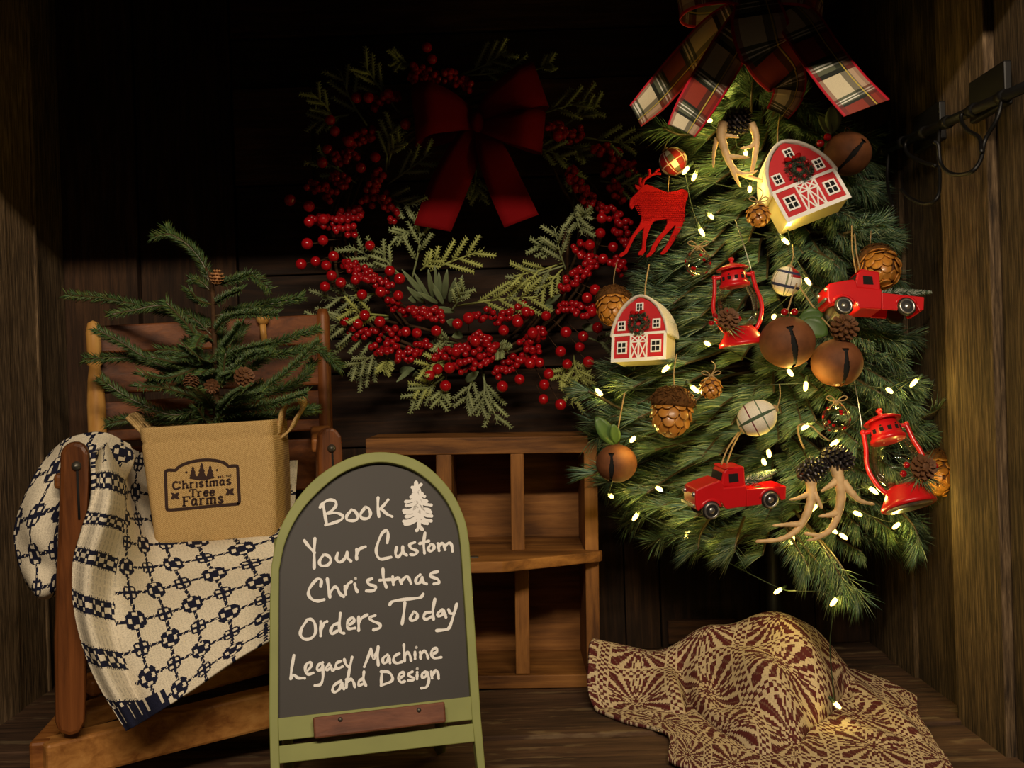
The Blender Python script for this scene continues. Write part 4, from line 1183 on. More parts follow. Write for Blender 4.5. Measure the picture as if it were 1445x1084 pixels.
for n_, (x, y) in enumerate(big):
    q = wq(x, y, -.075 - random.random() * .015)
    ctr = Vector((655, 325)); v = Vector((x, y)); r_ = (v - ctr).length
    inn = ctr + (v - ctr) * ((r_ - 32) / r_) if r_ > 190 else ctr + (v - ctr) * ((r_ + 18) / r_)
    mb = MB(); mb.ball(q, random.uniform(.0082, .0096), 16, 10); 
    mb.ball(q + Vector((0, 0, -.0088)), .0011, 6, 4, 1)
    mb.tube([wq(inn.x, inn.y, -.03), (q + wq(inn.x, inn.y, -.03)) / 2 + Vector((0, -.012, -.002)), q], .0007, 4, 1)
    mb.build('berry', [M['berry'], M['twig']], wr)
# velvet bow
def band(parent, name, mat, pts, hw, solid=.0012, n=10, wv=None, cross=4, cut=0.0, colf=None):
    """ribbon along traced points (px,py,dist); hw = half width in px (list), wv = direction of the width in the picture"""
    q = cr([P(*p) for p in pts], n); N = len(q)
    hws = [v.x for v in cr([(h, 0, 0) for h in hw], n)]
    A_ = np.zeros((N, cross + 1, 3))
    for i, p in enumerate(q):
        t = (q[min(i + 1, N - 1)] - q[max(i - 1, 0)]).normalized()
        if wv is not None:
            wvi = wv if not isinstance(wv, list) else wv[min(int(i / n), len(wv) - 1)]
            wd = CR * wvi[0] - CU * wvi[1] + CF * (wvi[2] if len(wvi) > 2 else 0)
            wd = (wd - t * wd.dot(t)).normalized()
        else:
            wd = t.cross(CF).normalized()
        for k in range(cross + 1):
            o = 2 * k / cross - 1
            A_[i, k] = p + wd * (hws[i] / F * p.y * o) + CF * (.0025 * o * o) + t * (cut * o * (i / (N - 1)) ** 6)
    mb = MB(); mb.grid(A_, colf)
    return mb.build(name, mat, parent, solid=solid)
bw = WY - .07
mb = MB(); mb.ball(P(674, 172, bw - .012), .014, 14, 10, 0, None, (.8, .7, 1.25)); kn = mb.build('bow', M['velvet'], wr)
def vb(name, *a, **k): return band(kn, name, M['velvet'], *a, **k)
vb('loop', [(670, 170, bw), (640, 158, bw - .03), (605, 152, bw - .05), (586, 160, bw - .03), (590, 172, bw), (630, 176, bw + .015), (670, 174, bw + .01)], [13, 28, 38, 40, 38, 26, 12], wv=(0.1, 1, 0))
vb('loop', [(676, 165, bw), (700, 145, bw - .03), (735, 125, bw - .045), (762, 118, bw - .02), (756, 130, bw + .01), (720, 150, bw + .02), (680, 170, bw + .01)], [10, 22, 30, 32, 30, 22, 10], wv=(.35, 1, 0))
vb('loop', [(678, 178, bw - .01), (705, 178, bw - .04), (740, 180, bw - .055), (766, 186, bw - .03), (758, 190, bw), (720, 186, bw + .01), (682, 180, bw)], [8, 18, 27, 29, 27, 18, 8], wv=(-.1, 1, 0))
vb('tail', [(670, 180, bw), (655, 215, bw - .02), (632, 265, bw - .03), (610, 322, bw - .025)], [14, 23, 27, 26], wv=(1, .35, .1), cut=-.006)
vb('tail', [(681, 182, bw - .005), (694, 215, bw - .03), (713, 262, bw - .035), (736, 312, bw - .03)], [12, 21, 25, 26], wv=(1, -.35, .1), cut=.002)

# ------------------------------------------------------------------ the needle tree
TY = 1.72
T_PY = [90, 150, 200, 250, 300, 350, 400, 450, 500, 560, 620, 680, 730, 780, 830]
T_L = [1040, 985, 955, 938, 925, 900, 880, 868, 848, 820, 815, 826, 862, 945, 1060]
T_R = [1095, 1150, 1232, 1252, 1262, 1278, 1290, 1300, 1318, 1362, 1368, 1360, 1345, 1305, 1200]
def tprof(py):
    l, r_ = float(np.interp(py, T_PY, T_L)), float(np.interp(py, T_PY, T_R))
    return (l + r_) / 2, (r_ - l) / 2
def TS(px, py):
    c, h = tprof(py)
    s_ = max(-.97, min(.97, (px - c) / h))
    return TY - h * TY / F * .80 * math.sqrt(1 - s_ * s_)
tree = thing('christmas_tree', 'needle Christmas tree on a dark pole hung with rustic ornaments', 'Christmas tree', Matrix.Translation(Vector((P(1088, 900, TY).x, TY, DECK))))
ptop = P(1064, 95, TY)
pbx = P(1092, 860, TY)
mb = MB(); mb.tube([ptop, P(1078, 480, TY), pbx, Vector((pbx.x + .003, TY, DECK + .001))], [.008, .011, .011, .011], 10)
mb.build('pole', M['black'], tree)
mb = MB(); mb.tube([Vector((pbx.x + .003, TY, DECK)), Vector((pbx.x + .003, TY, DECK + .006))], .06, 20); mb.build('base', M['black'], tree)
ORN = [(1135, 255, 58), (905, 465, 46), (1040, 430, 22), (1262, 645, 26), (1235, 420, 62), (1035, 690, 62), (1110, 482, 36), (1180, 512, 34), (870, 653, 28), (1198, 215, 30), (950, 228, 20), (1110, 396, 22), (1068, 590, 26), (985, 370, 18), (1180, 588, 18), (948, 578, 28), (1240, 380, 22), (867, 430, 20), (1330, 665, 16), (1003, 545, 15), (1070, 300, 16), (925, 300, 40), (1150, 690, 34), (1040, 215, 28), (1190, 465, 14)]
BK = [1.0]
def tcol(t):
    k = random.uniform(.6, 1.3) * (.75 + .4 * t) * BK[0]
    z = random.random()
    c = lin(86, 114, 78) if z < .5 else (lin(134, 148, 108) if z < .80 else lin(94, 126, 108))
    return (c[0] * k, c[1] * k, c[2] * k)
cand = []
def addbranch(px, py, phi, k, base_dy=None):
    c, h = tprof(py)
    R_ = h * TY / F
    tip_px = c + h * math.sin(phi) * k
    Yt = TY - R_ * .80 * math.cos(phi) * k
    Yt = min(Yt, 1.90)
    by = py - (30 + 22 * random.random()) if base_dy is None else py + base_dy
    base = P(c + (tip_px - c) * .30, by, TY + (Yt - TY) * .30)
    tip = P(tip_px, py, Yt)
    tip = tip + Vector((random.uniform(-.02, .02), random.uniform(-.02, .012), random.uniform(-.014, .02)))
    mid = base.lerp(tip, .55) + Vector((0, 0, random.uniform(-.004, .020)))
    cand.append((base, mid, tip, tip_px, py, phi))
random.seed(21)
for row, py in enumerate(range(128, 800, 25)):
    c, h = tprof(py)
    n_ = max(5, int(h * 1.0 / 15))
    for i in range(n_):
        phi = -1.9 + 3.8 * (i + .5 * (row % 2) + random.uniform(-.25, .25)) / n_
        yy = py + random.uniform(-10, 10)
        k = random.uniform(.78, .90)
        cc, hh = tprof(yy)
        xx = cc + hh * math.sin(phi) * k
        if math.cos(phi) > .2 and any((xx - ox) ** 2 + (yy - oy) ** 2 < (r_ * .8) ** 2 for ox, oy, r_ in ORN): k *= .66
        addbranch(xx, yy, phi, k)
# the long low sprays at the bottom and the loose ones at the sides
for a, m_, b in [((1120, 720, 1.56), (1160, 770, 1.50), (1195, 830, 1.48)), ((1130, 730, 1.56), (1180, 790, 1.50), (1212, 840, 1.485)), ((1100, 730, 1.56), (1120, 765, 1.5), (1140, 800, 1.48)), ((1110, 740, 1.56), (1150, 790, 1.52), (1180, 832, 1.50)),
                 ((1010, 720, 1.56), (990, 750, 1.52), (985, 775, 1.5)), ((1050, 730, 1.56), (1040, 760, 1.5), (1035, 780, 1.49)), ((1270, 720, 1.58), (1290, 745, 1.56), (1300, 770, 1.55)), ((1290, 560, 1.65), (1330, 545, 1.62), (1345, 540, 1.62)), ((1280, 600, 1.64), (1320, 580, 1.6), (1340, 565, 1.6)),
                 ((1190, 330, 1.6), (1220, 322, 1.58), (1240, 318, 1.57)), ((890, 660, 1.6), (850, 665, 1.58), (838, 668, 1.57)), ((880, 580, 1.6), (845, 560, 1.58), (830, 552, 1.57)), ((1100, 170, 1.66), (1115, 150, 1.62), (1135, 135, 1.60)), ((1090, 165, 1.66), (1100, 140, 1.62), (1108, 125, 1.6)), ((1060, 160, 1.66), (1060, 135, 1.64), (1062, 112, 1.63)),
                 ((1000, 190, 1.66), (960, 190, 1.64), (935, 180, 1.63)), ((1040, 150, 1.66), (1020, 135, 1.64), (1000, 118, 1.63))]:
    A_, m__, B_ = P(*a), P(*m_), P(*b)
    cand.append((A_, m__, B_, b[0], b[1], 0))
cand.sort(key=lambda c: c[2].y)
def mkbranch(mb, c):
    BK[0] = random.uniform(.72, 1.25)
    path = cr([c[0], c[1], c[2]], 5)
    mb.tube(path, [.0022] * 6 + [.0016] * 5, 5, 0, lin(70, 58, 36))
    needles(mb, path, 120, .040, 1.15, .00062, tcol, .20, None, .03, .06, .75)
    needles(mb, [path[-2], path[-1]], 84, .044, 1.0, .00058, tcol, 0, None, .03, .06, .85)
for c in cand[:99]:
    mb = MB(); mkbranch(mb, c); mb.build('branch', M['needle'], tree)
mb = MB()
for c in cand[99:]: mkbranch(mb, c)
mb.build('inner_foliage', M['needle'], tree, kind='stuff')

# ------------------------------------------------------------------ string of warm mini lights
BL = [(1015, 132), (1001, 170), (968, 240), (980, 249), (1058, 267), (1052, 216), (1112, 316), (1108, 340), (1140, 397), (1192, 430), (998, 485), (1092, 447), (1115, 526), (980, 549), (1255, 551), (845, 553), (893, 620), (1137, 602), (1137, 545), (1178, 540), (1178, 625), (970, 755), (897, 729), (1232, 692), (1175, 748), (1148, 717), (1190, 757), (1078, 652), (990, 327), (1003, 305), (1038, 190), (1085, 640), (1118, 762), (1290, 540), (1265, 742), (862, 700), (940, 520), (930, 690), (1210, 725), (1300, 700), (1098, 834), (1177, 849), (1181, 995)]
ls = thing('string_lights', 'string of small warm white lights wound through the Christmas tree', 'fairy lights', frame(1090, 500, TY - .2))
order = sorted(BL[:-1], key=lambda p: (p[1] // 60, p[0] if (p[1] // 60) % 2 else -p[0])) + [BL[-1]]
def bpos(x, y):
    if (x, y) == (1181, 995): return P(x, y, 1.475)
    if (x, y) == (1098, 834): return P(x, y, 1.60)
    if (x, y) == (1177, 849): return P(x, y, 1.455)
    return P(x, y, TS(x, y) - .030)
wp = []
for x, y in order:
    q = bpos(x, y)
    if wp:
        m_ = (q + wp[-1]) / 2; m_.y += .02; wp.append(m_)
    wp.append(q + Vector((0, .012, .004)))
mb = MB(); mb.tube(cr(wp, 5), .0009, 5); mb.build('wire', M['wire'], ls)
bmesh_, smesh_ = None, None
for n_, (x, y) in enumerate(BL):
    q = bpos(x, y)
    if bmesh_ is None:
        mb = MB(); mb.lathe([(0, -.0085), (.0018, -.007), (.0030, -.003), (.0030, .003), (.0022, .0062)], 10, q)
        bu = mb.build('bulb', M['bulb'], ls); bmesh_ = bu
        # move the mesh origin to the bulb itself so that copies can be placed
        off = ROOT[ls.name].inverted() @ q
        for v in bu.data.vertices: v.co -= off
        bu.location = off
        mb = MB(); mb.lathe([(.0024, .0), (.0027, .002), (.0027, .009), (.0012, .011)], 8, (0, 0, 0.0056)); mb.M = None
        me_ = mb.build('socket', M['socket'], None); me_.parent = bu; smesh_ = me_; ROOT.pop(me_.name, None)
    else:
        bu = bmesh_.copy(); COL.objects.link(bu); bu.parent = ls
        so = smesh_.copy(); COL.objects.link(so); so.parent = bu
    bu.location = ROOT[ls.name].inverted() @ q
    bu.rotation_euler = (random.uniform(-1.2, 1.2), random.uniform(-1.2, 1.2), 0)
    l_ = bpy.data.lights.new('bulb_light', 'POINT'); l_.energy = .02 if y > 900 else .065; l_.color = (1, .76, .17); l_.shadow_soft_size = .004
    lo_ = bpy.data.objects.new('bulb_light', l_); COL.objects.link(lo_); lo_.parent = ls
    lo_.location = ROOT[ls.name].inverted() @ (q + Vector((0, -.009, -.003)))

# ------------------------------------------------------------------ ornaments
def twine(parent, pts, r_=.0011, mat='twine', name='twine'):
    mb = MB(); mb.tube(cr(pts, 6), r_, 6); return mb.build(name, M[mat], parent)

def barn(px, py, Y, sc_, roll, yaw_, pitch, label):
    m_ = frame(px, py, Y, roll, yaw_, pitch) @ Matrix.Scale(sc_, 4)
    t = thing('barn_ornament', label, 'ornament', frame(px, py, Y, roll, yaw_, pitch))
    D_ = 46
    arch = [(-50, -8), (-49, 0), (-46, 12), (-40, 26), (-31, 40), (-18, 52), (0, 62), (18, 52), (31, 40), (40, 26), (46, 12), (49, 0), (50, -8)]
    mb = MB(m_); mb.prism([(-48, -50), (-48, -8)] + arch[1:-1] + [(48, -8), (48, -50)], 0, D_, 0)
    for k, f_ in enumerate(mb.f):
        if k: mb.m[-len(mb.f) + k] = 1
    o = mb.build('body', [M['redm'], M['cream']], t)
    # cotton snow roof
    A_ = np.zeros((len(arch), 7, 3))
    for i, (x, z) in enumerate(arch):
        for k in range(7): A_[i, k] = tuple(m_ @ Vector((x * 1.05 + random.uniform(-.6, .6), -4 + (D_ + 8) * k / 6, z * 1.05 + (2 if z > 0 else 0) + random.uniform(-.8, .8))))
    mb = MB(); mb.grid(A_); mb.build('snowy_roof', M['snow'], t, solid=.0062 * sc_, sub=2)
    mb = MB(m_)
    def bar(x0, z0, x1, z1, wd, y=-1.6):
        d = Vector((x1 - x0, z1 - z0)); n_ = Vector((-d.y, d.x)).normalized() * wd / 2
        mb.prism([(x0 - n_.x, z0 - n_.y), (x1 - n_.x, z1 - n_.y), (x1 + n_.x, z1 + n_.y), (x0 + n_.x, z0 + n_.y)], y, .3)
    bar(-51, -49, 51, -49, 6); bar(-48.5, -50, -48.5, -2, 5, -1.5); bar(48.5, -50, 48.5, -2, 5, -1.5); bar(-50, -4, 50, -4, 4.5, -1.7)
    mb.build('trim', M['white'], t)
    mb = MB(m_)
    for x in (-15, 15): bar(x, -48, x, -5, 2.6, -1.55)
    bar(-15, -18, 15, -18, 2.4, -1.5); bar(0, -48, 0, -5, 2.6, -1.45)
    for s_ in (-1, 1):
        bar(s_ * 1, -47, s_ * 14, -19, 2.2, -1.3); bar(s_ * 1, -19, s_ * 14, -47, 2.2, -1.25); bar(s_ * 1, -17, s_ * 14, -6, 2.2, -1.3); bar(s_ * 1, -6, s_ * 14, -17, 2.2, -1.25)
    mb.build('barn_door', M['white'], t)
    for x, z, w_, h_ in [(-31, -27, 15, 18), (32, -27, 15, 18), (-33, 12, 10.5, 13), (32, 12, 10.5, 13), (0, 43, 10, 12)]:
        mb = MB(m_); mb.box((x, -.8, z), (w_ + 4, 2, h_ + 4), 0)
        f_ = mb.build('window_frame', M['white'], t)
        mb = MB(m_)
        for a in (-1, 1):
            for b in (-1, 1): mb.box((x + a * w_ * .26, -1.9, z + b * h_ * .26), (w_ * .40, .6, h_ * .40))
        mb.build('pane', M['dark'], f_)
    mb = MB(m_)
    cw = Vector((1, -3, 14))
    for i in range(620):
        a = random.uniform(0, 6.283); b = random.uniform(0, 6.283)
        rr = 13 + 3.5 * math.cos(b)
        p = m_ @ (cw + Vector((rr * math.cos(a), -1.5 + 2.5 * math.sin(b), rr * math.sin(a))))
        d = (m_.to_3x3() @ Vector((math.cos(a) * math.cos(b) + random.uniform(-.5, .5), -abs(math.sin(b)) + random.uniform(-.4, .2), math.sin(a) * math.cos(b) + random.uniform(-.5, .5)))).normalized()
        k = random.uniform(.5, 1.2); c = lin(62, 80, 62)
        mb.blade(p, d, .0062 * sc_, .0005, d.cross(Vector((.3, .9, .1))).normalized(), (c[0] * k, c[1] * k, c[2] * k))
    ww = mb.build('wreath', M['needle'], t)
    for a in (.35, 2.6, 4.7):
        mb = MB(m_); mb.ball(cw + Vector((14 * math.cos(a), -7, 14 * math.sin(a))), 3.0, 10, 8); mb.build('berry', M['berry'], ww)
    mb = MB(m_)
    for s_ in (-1, 1):
        mb.ball(cw + Vector((s_ * 8 - 2, -6, 18)), 6, 10, 8, 0, None, (1, .35, .62), Matrix.Rotation(s_ * -.3, 3, 'Y'))
    mb.ball(cw + Vector((-2, -7.5, 17)), 3, 8, 6)
    mb.build('bow', M['felt'], ww)
    top_ = m_ @ Vector((0, 18, 66))
    twine(t, [top_, top_ + Vector((.004, .012, .022)), top_ + Vector((.012, .03, .05))])
    return t
barn(1132, 253, TS(1134, 258) - .050, 1.0, -22, 8, -15, 'red barn ornament with snowy roof tilted over near the tree top')
barn(902, 468, TS(902, 468) - .045, .82, -3, -30, -12, 'red barn ornament with snowy roof hanging upright at the left edge of the tree')

def lantern(px, py, Y, sc_, roll, yaw_, pitch, label, pick):
    m_ = frame(px, py, Y, roll, yaw_, pitch) @ Matrix.Scale(sc_, 4)
    t = thing('lantern_ornament', label, 'ornament', frame(px, py, Y, roll, yaw_, pitch))
    mb = MB(m_); mb.lathe([(37, -72), (39, -71), (39, -67), (36, -63), (30, -54), (25, -46), (22, -42), (19, -40)], 32); 
    mb.lathe([(33, -72.4), (33, -71)], 24, m=1)
    mb.build('base', [M['red'], M['chrome']], t)
    mb = MB(m_); mb.lathe([(20, -40), (24, -36), (31, -24), (34, -8), (33, 6), (28, 20), (24, 28), (23, 31)], 32); mb.build('globe', M['glass'], t)
    mb = MB(m_); mb.lathe([(24, 27), (26, 28), (26, 32), (23, 35), (22.5, 37), (22, 50), (19.5, 52), (19, 60)], 32); col_ = mb.build('collar', M['red'], t)
    mb = MB(m_)
    for k in range(12):
        a = k * math.pi / 6
        T = Matrix.Rotation(a, 3, 'Z')
        mb.box(T @ Vector((0, -22.3, 42.5)), (5.5, 1.2, 6), 0, None, T)
        if k % 2: mb.box(T @ Vector((0, -22.1, 48)), (2.5, 1, 2), 0, None, T)
    mb.build('vents', M['dark'], col_)
    mb = MB(m_); mb.lathe([(19, 58), (27, 57), (27.5, 59), (20, 63), (12, 66), (5, 68), (3, 69), (3.5, 72), (5, 74), (4, 77), (0, 78.5)], 28); mb.build('cap', M['red'], t)
    for s_ in (-1, 1):
        mb = MB(m_); mb.tube(cr([(s_ * 20, 0, 47), (s_ * 31, 0, 45), (s_ * 33, 0, 36), (s_ * 35, 0, 22), (s_ * 40, 0, 2), (s_ * 40, 0, -14), (s_ * 34, 0, -34), (s_ * 26, 0, -47)], 6), 3.5, 8)
        mb.ball((s_ * 32, 0, 47), 4.5, 8, 6)
        mb.build('side_tube', M['red'], t)
    p0 = m_ @ Vector((-32, 0, 50)); p1 = m_ @ Vector((32, 0, 50)); 
    twine(t, [p1 if pick < 0 else p0, (p1 if pick < 0 else p0) + Vector((-.008 if pick < 0 else -.001, .012, .04)), (p1 if pick < 0 else p0) + Vector((-.014 if pick < 0 else -.001, .03, .075))], .0007, 'chrome', 'hanger')
    # sprig with a small cone and berries
    pc = Vector((pick, -30, -34))
    mb = MB()
    for k in range(44):
        a = random.uniform(0, 6.283)
        d = (m_.to_3x3() @ Vector((math.cos(a), random.uniform(-.5, .1), math.sin(a) - .25))).normalized()
        mb.blade(m_ @ pc, d, random.uniform(.022, .045) * sc_, .0006, d.cross(Vector((.1, 1, .2))).normalized(), tcol(.6))
    pk = mb.build('sprig', M['needle'], t)
    pinecone('pine_cone', pk, m_ @ (pc + Vector((4, -8, 6))), .026 * sc_, .0145 * sc_, M['cone'], (.1, -.9, .3), 6, 9)
    for bx_, bz_ in [(-20, 18), (8, 22), (27, 6), (-30, 4)]:
        mb = MB(m_); mb.ball(pc + Vector((bx_ * .8, -6, bz_ * .8)), 4.8, 12, 8); mb.build('berry', M['berry'], pk)
    return t
lantern(1262, 648, TS(1262, 648) - .055, .98, -11, 0, -20, 'red lantern ornament low at the right edge of the tree, its base seen from below', 18)
lantern(1040, 428, TS(1040, 428) - .045, .84, -7, 0, -3, 'red lantern ornament with clear globe in mid tree, left of the bells', -30)

Z7 = lambda x, y: (940 + x / 4.817 - 1035, -(580 + y / 4.817 - 690))
def truck(px, py, Y, roll, yaw_, pitch, label, long_tree):
    m_ = frame(px, py, Y, roll, yaw_, pitch)
    t = thing('truck_ornament', label, 'ornament', m_)
    W = 24
    body = [(136, 545), (140, 512), (160, 500), (240, 470), (312, 449), (332, 470), (340, 500), (505, 490), (512, 535), (512, 632), (372, 648), (352, 636), (340, 612), (318, 598), (285, 588), (240, 592), (205, 612), (180, 640), (172, 655), (152, 648), (142, 610)]
    mb = MB(m_); mb.prism([Z7(*p) for p in body], -W + 3, W - 3)
    mb.build('body', M['red'], t, bevel=.0018)
    cab = [(328, 500), (330, 455), (338, 398), (358, 372), (380, 364), (484, 360), (490, 372), (506, 500)]
    mb = MB(m_); mb.prism([Z7(*p) for p in cab], -W + 6, W - 6)
    cabo = mb.build('cab', M['red'], t, bevel=.0022)
    for s_ in (-1, 1):
        mb = MB(m_); y_ = s_ * (W - 5.6)
        mb.prism([Z7(*p) for p in [(376, 410), (440, 406), (452, 462), (382, 470)]], min(y_, y_ - s_ * 1.2), max(y_, y_ - s_ * 1.2))
        wn = mb.build('window', M['dark'], cabo)
    mb = MB(m_); mb.box((Z7(334, 430)[0] - .6, 0, Z7(334, 430)[1]), (1.6, 2 * W - 18, 11), rot=Matrix.Rotation(R(8), 3, 'Y')); mb.build('windscreen', M['dark'], cabo)
    mb = MB(m_); q = [Z7(*p) for p in [(345, 376), (360, 366), (412, 366), (400, 374)]]; mb.prism(q, -W + 5, W - 5); mb.build('sun_visor', M['red'], cabo)
    bed = [Z7(*p) for p in [(508, 515), (796, 500), (798, 590), (768, 598), (748, 566), (718, 545), (680, 540), (648, 556), (626, 590), (620, 622), (512, 632)]]
    for s_ in (-1, 1):
        mb = MB(m_); y_ = s_ * (W - 3); mb.prism(bed, min(y_, y_ - s_ * 3), max(y_, y_ - s_ * 3)); mb.build('bed_side', M['red'], t, bevel=.0008)
    a, b = Z7(508, 540), Z7(790, 530)
    mb = MB(m_); mb.box(((a[0] + b[0]) / 2, 0, (a[1] + b[1]) / 2 - 2), (b[0] - a[0], 2 * W - 10, 2), 0, None, Matrix.Rotation(R(-2), 3, 'Y')); mb.build('bed_floor', M['red'], t)
    c_ = Z7(793, 545); mb = MB(m_); mb.box((c_[0], 0, c_[1]), (2.4, 2 * W - 8, 18)); mb.build('tailgate', M['red'], t)
    for wx, wy in [(254, 650), (680, 588)]:
        cx_, cz_ = Z7(wx, wy)
        for s_ in (-1, 1):
            T = Matrix.Rotation(R(-90 * s_), 3, 'X')
            mb = MB(m_); mb.lathe([(8.5, -3.8), (11.6, -3.4), (13.2, -1.5), (13.2, 1.8), (11.6, 3.4), (8.4, 3.8)], 24, (cx_, s_ * (W - 3.5), cz_), 0, T)
            wh = mb.build('wheel', M['tire'], t)
            mb = MB(m_); mb.lathe([(11.4, 3.5), (10.6, 4.3), (9.2, 4.3), (8.2, 2.8), (5.5, 2.2), (4.4, 3.8), (2.4, 5.0), (0, 5.4)], 24, (cx_, s_ * (W - 3.5), cz_), 0, T)
            mb.build('hubcap', M['chrome'], wh)
    # swelling fenders
    for wx, wy, a0, a1 in [(254, 655, 20, 165), (680, 592, 25, 170)]:
        cx_, cz_ = Z7(wx, wy)
        for s_ in (-1, 1):
            mb = MB(m_)
            pts = [(cx_ + 15.6 * math.cos(R(a)), s_ * (W - 4), cz_ + 15.6 * math.sin(R(a))) for a in np.linspace(a0, a1, 12)]
            mb.tube(pts, [1.8] + [2.6] * 10 + [1.8], 8); mb.build('fender', M['red'], t)
    for s_ in (-1, 1):
        c_ = Z7(146, 545); mb = MB(m_); mb.ball((c_[0] - 2, s_ * (W - 8), c_[1]), 3.6, 12, 8); mb.build('headlight', M['chrome'], t)
    mb = MB(m_); c_ = Z7(140, 600); mb.box((c_[0] - 2, 0, c_[1] - 4), (3, 2 * W - 6, 4)); mb.build('bumper', M['chrome'], t, bevel=.0006)
    # bristle tree in the bed
    L_ = 78 if long_tree else 56
    b0 = Vector((*Z7(512, 505)[:1], -2, Z7(512, 505)[1] + 2)); ax_ = Vector((1, 0, .20 if long_tree else .34)).normalized()
    mb = MB()
    for k in range(900):
        tt = random.random() ** .8
        rad = 13.5 * (.35 + .65 * min(1, tt * 4)) * (1 - .78 * tt)
        a = random.uniform(0, 6.283)
        sd = Vector((-ax_.z * math.cos(a), math.sin(a), ax_.x * math.cos(a)))
        p = b0 + ax_ * (L_ * tt)
        d = (sd + ax_ * .55).normalized()
        fz = random.random()
        c = lin(70, 92, 70) if fz < .6 else lin(176, 182, 164)
        mb.blade(m_ @ p, (m_.to_3x3() @ d).normalized(), rad * Y / F * 1.05, .0006, (m_.to_3x3() @ d.cross(ax_)).normalized(), c)
    mb.M = m_; mb.tube([b0 - ax_ * 3, b0 + ax_ * L_], 1.4, 6, 0, lin(120, 110, 90))
    mb.build('tree_load', M['frost'], t)
    tp = m_ @ Vector((*Z7(375, 362)[:1], 0, Z7(375, 362)[1]))
    if long_tree: e1, e2 = P(1202, 318, TS(1202, 318) - .02), P(1206, 330, TS(1206, 330) - .02)
    else: e1, e2 = P(1042, 610, TS(1042, 590) - .04), P(1047, 606, TS(1047, 590) - .04)
    twine(t, [tp + Vector((-.003, 0, 0)), (tp + e1) / 2 + Vector((-.004, 0, 0)), e1]); twine(t, [tp + Vector((.005, .004, 0)), (tp + e2) / 2, e2])
    return t
truck(1035, 690, TS(1035, 690) - .060, 0, 14, 6, 'red pickup truck ornament low on the tree, beside the antler ornament', False)
truck(1226, 421, TS(1226, 421) - .045, 8.5, 2, -14, 'red pickup truck ornament with long tree load sticking out at the right of the tree', True)

def bell(px, py, Y, r_, roll, slot_roll, label, sx=0.0, slot=True, el=0):
    m_ = frame(px, py, Y, roll)
    t = thing('jingle_bell', label, 'ornament', m_, None)
    NU_, NV_ = 260, 150
    mb = MB(m_)
    vs_, fs = [], []
    for j in range(NV_ + 1):
        th = math.pi * j / NV_
        for k in range(NU_):
            a = 2 * math.pi * k / NU_
            vs_.append((r_ * math.sin(th) * math.sin(a), -r_ * math.sin(th) * math.cos(a), .93 * r_ * math.cos(th)))
    cs, sn = math.cos(R(slot_roll)), math.sin(R(slot_roll))
    for j in range(NV_):
        for k in range(NU_):
            l = (k + 1) % NU_
            q = [j * NU_ + k, (j + 1) * NU_ + k, (j + 1) * NU_ + l, j * NU_ + l]
            c = sum((Vector(vs_[i]) for i in q), Vector()) / 4
            x, z = c.x - sx * r_, c.z
            xr, zr = (x * cs + z * sn) / r_, (-x * sn + z * cs) / r_
            inside = False
            if c.y < 0 and -1.0 < zr < .55:
                wd = (.06 + .062 * max(0, 1 - abs(zr + .22) / .5)) if zr < .40 else .05 + .085 * min(1, (zr - .40) / .1)
                inside = abs(xr) < wd
            if not inside: fs.append(q)
    mb.add(vs_, fs)
    mb.build('shell', M['rust'], t)
    mb = MB(m_); mb.ball((0, 0, 0), r_ * .90, 24, 16, 0, None, (1, 1, .93)); mb.build('dark_fill', M['dark'], t)  # black ball stands in for the shade inside the bell, seen through the slot
    mb = MB(m_); mb.tube(cr([(-3, 0, r_ * .9), (-3, 0, r_ * 1.05), (0, 0, r_ * 1.14), (3, 0, r_ * 1.05), (3, 0, r_ * .9)], 4), 1.0, 6); mb.build('loop', M['rust'], t)
    return t, m_
b1, m1 = bell(1111, 483, TS(1111, 483) - .060, 39, 0, 11, 'rusty jingle bell in the middle of the tree topped by two red berries', -.02)
b2, m2 = bell(1181, 512, TS(1181, 512) - .050, 36, 0, 0, 'rusty jingle bell right below a small pine cone, overlapped by the bell on its left', .09)
b3, m3 = bell(870, 654, TS(870, 654) - .040, 29, 0, 0, 'rusty jingle bell with a green leaf hanging at the lower left edge of the tree', -.32)
b4, m4 = bell(1196, 217, TS(1196, 217) - .035, 33, 0, -40, 'rusty jingle bell tucked behind the tilted barn near the tree top', .12)
for x in (-6, 8):
    mb = MB(m1); mb.ball((x, -8, 42), 5.2, 14, 10); mb.build('berry', M['berry'], b1)
twine(b1, [m1 @ Vector((0, 0, 42)), m1 @ Vector((8, 4, 66)), m1 @ Vector((16, 10, 84))])
for a, b, wd in [((22, 10, 30), (58, 4, 12), 14), ((20, 12, 34), (52, 8, 40), 11)]:
    mb = MB(); leafmesh(mb, m1 @ Vector(a), m1 @ Vector(b), wd * 1.6 / F); mb.build('leaf', M['leaf'], b1, solid=.0006)
twine(b2, [m2 @ Vector((0, 0, 40)), m2 @ Vector((-28, -4, 70)), m2 @ Vector((-54, 6, 112))])
pinecone('pine_cone', b2, m2 @ Vector((6, -12, 47)), .036, .0155, M['cone'], (.1, -.75, .45), 6, 10)
mb = MB(); leafmesh(mb, m3 @ Vector((-2, -2, 26)), m3 @ Vector((-30, -8, 66)), .0115); leafmesh(mb, m3 @ Vector((0, -2, 28)), m3 @ Vector((-6, -12, 56)), .008); mb.build('leaf', M['leaf'], b3, solid=.0006)
twine(b3, [m3 @ Vector((0, 0, 30)), m3 @ Vector((4, 0, 60)), m3 @ Vector((12, 4, 100))])
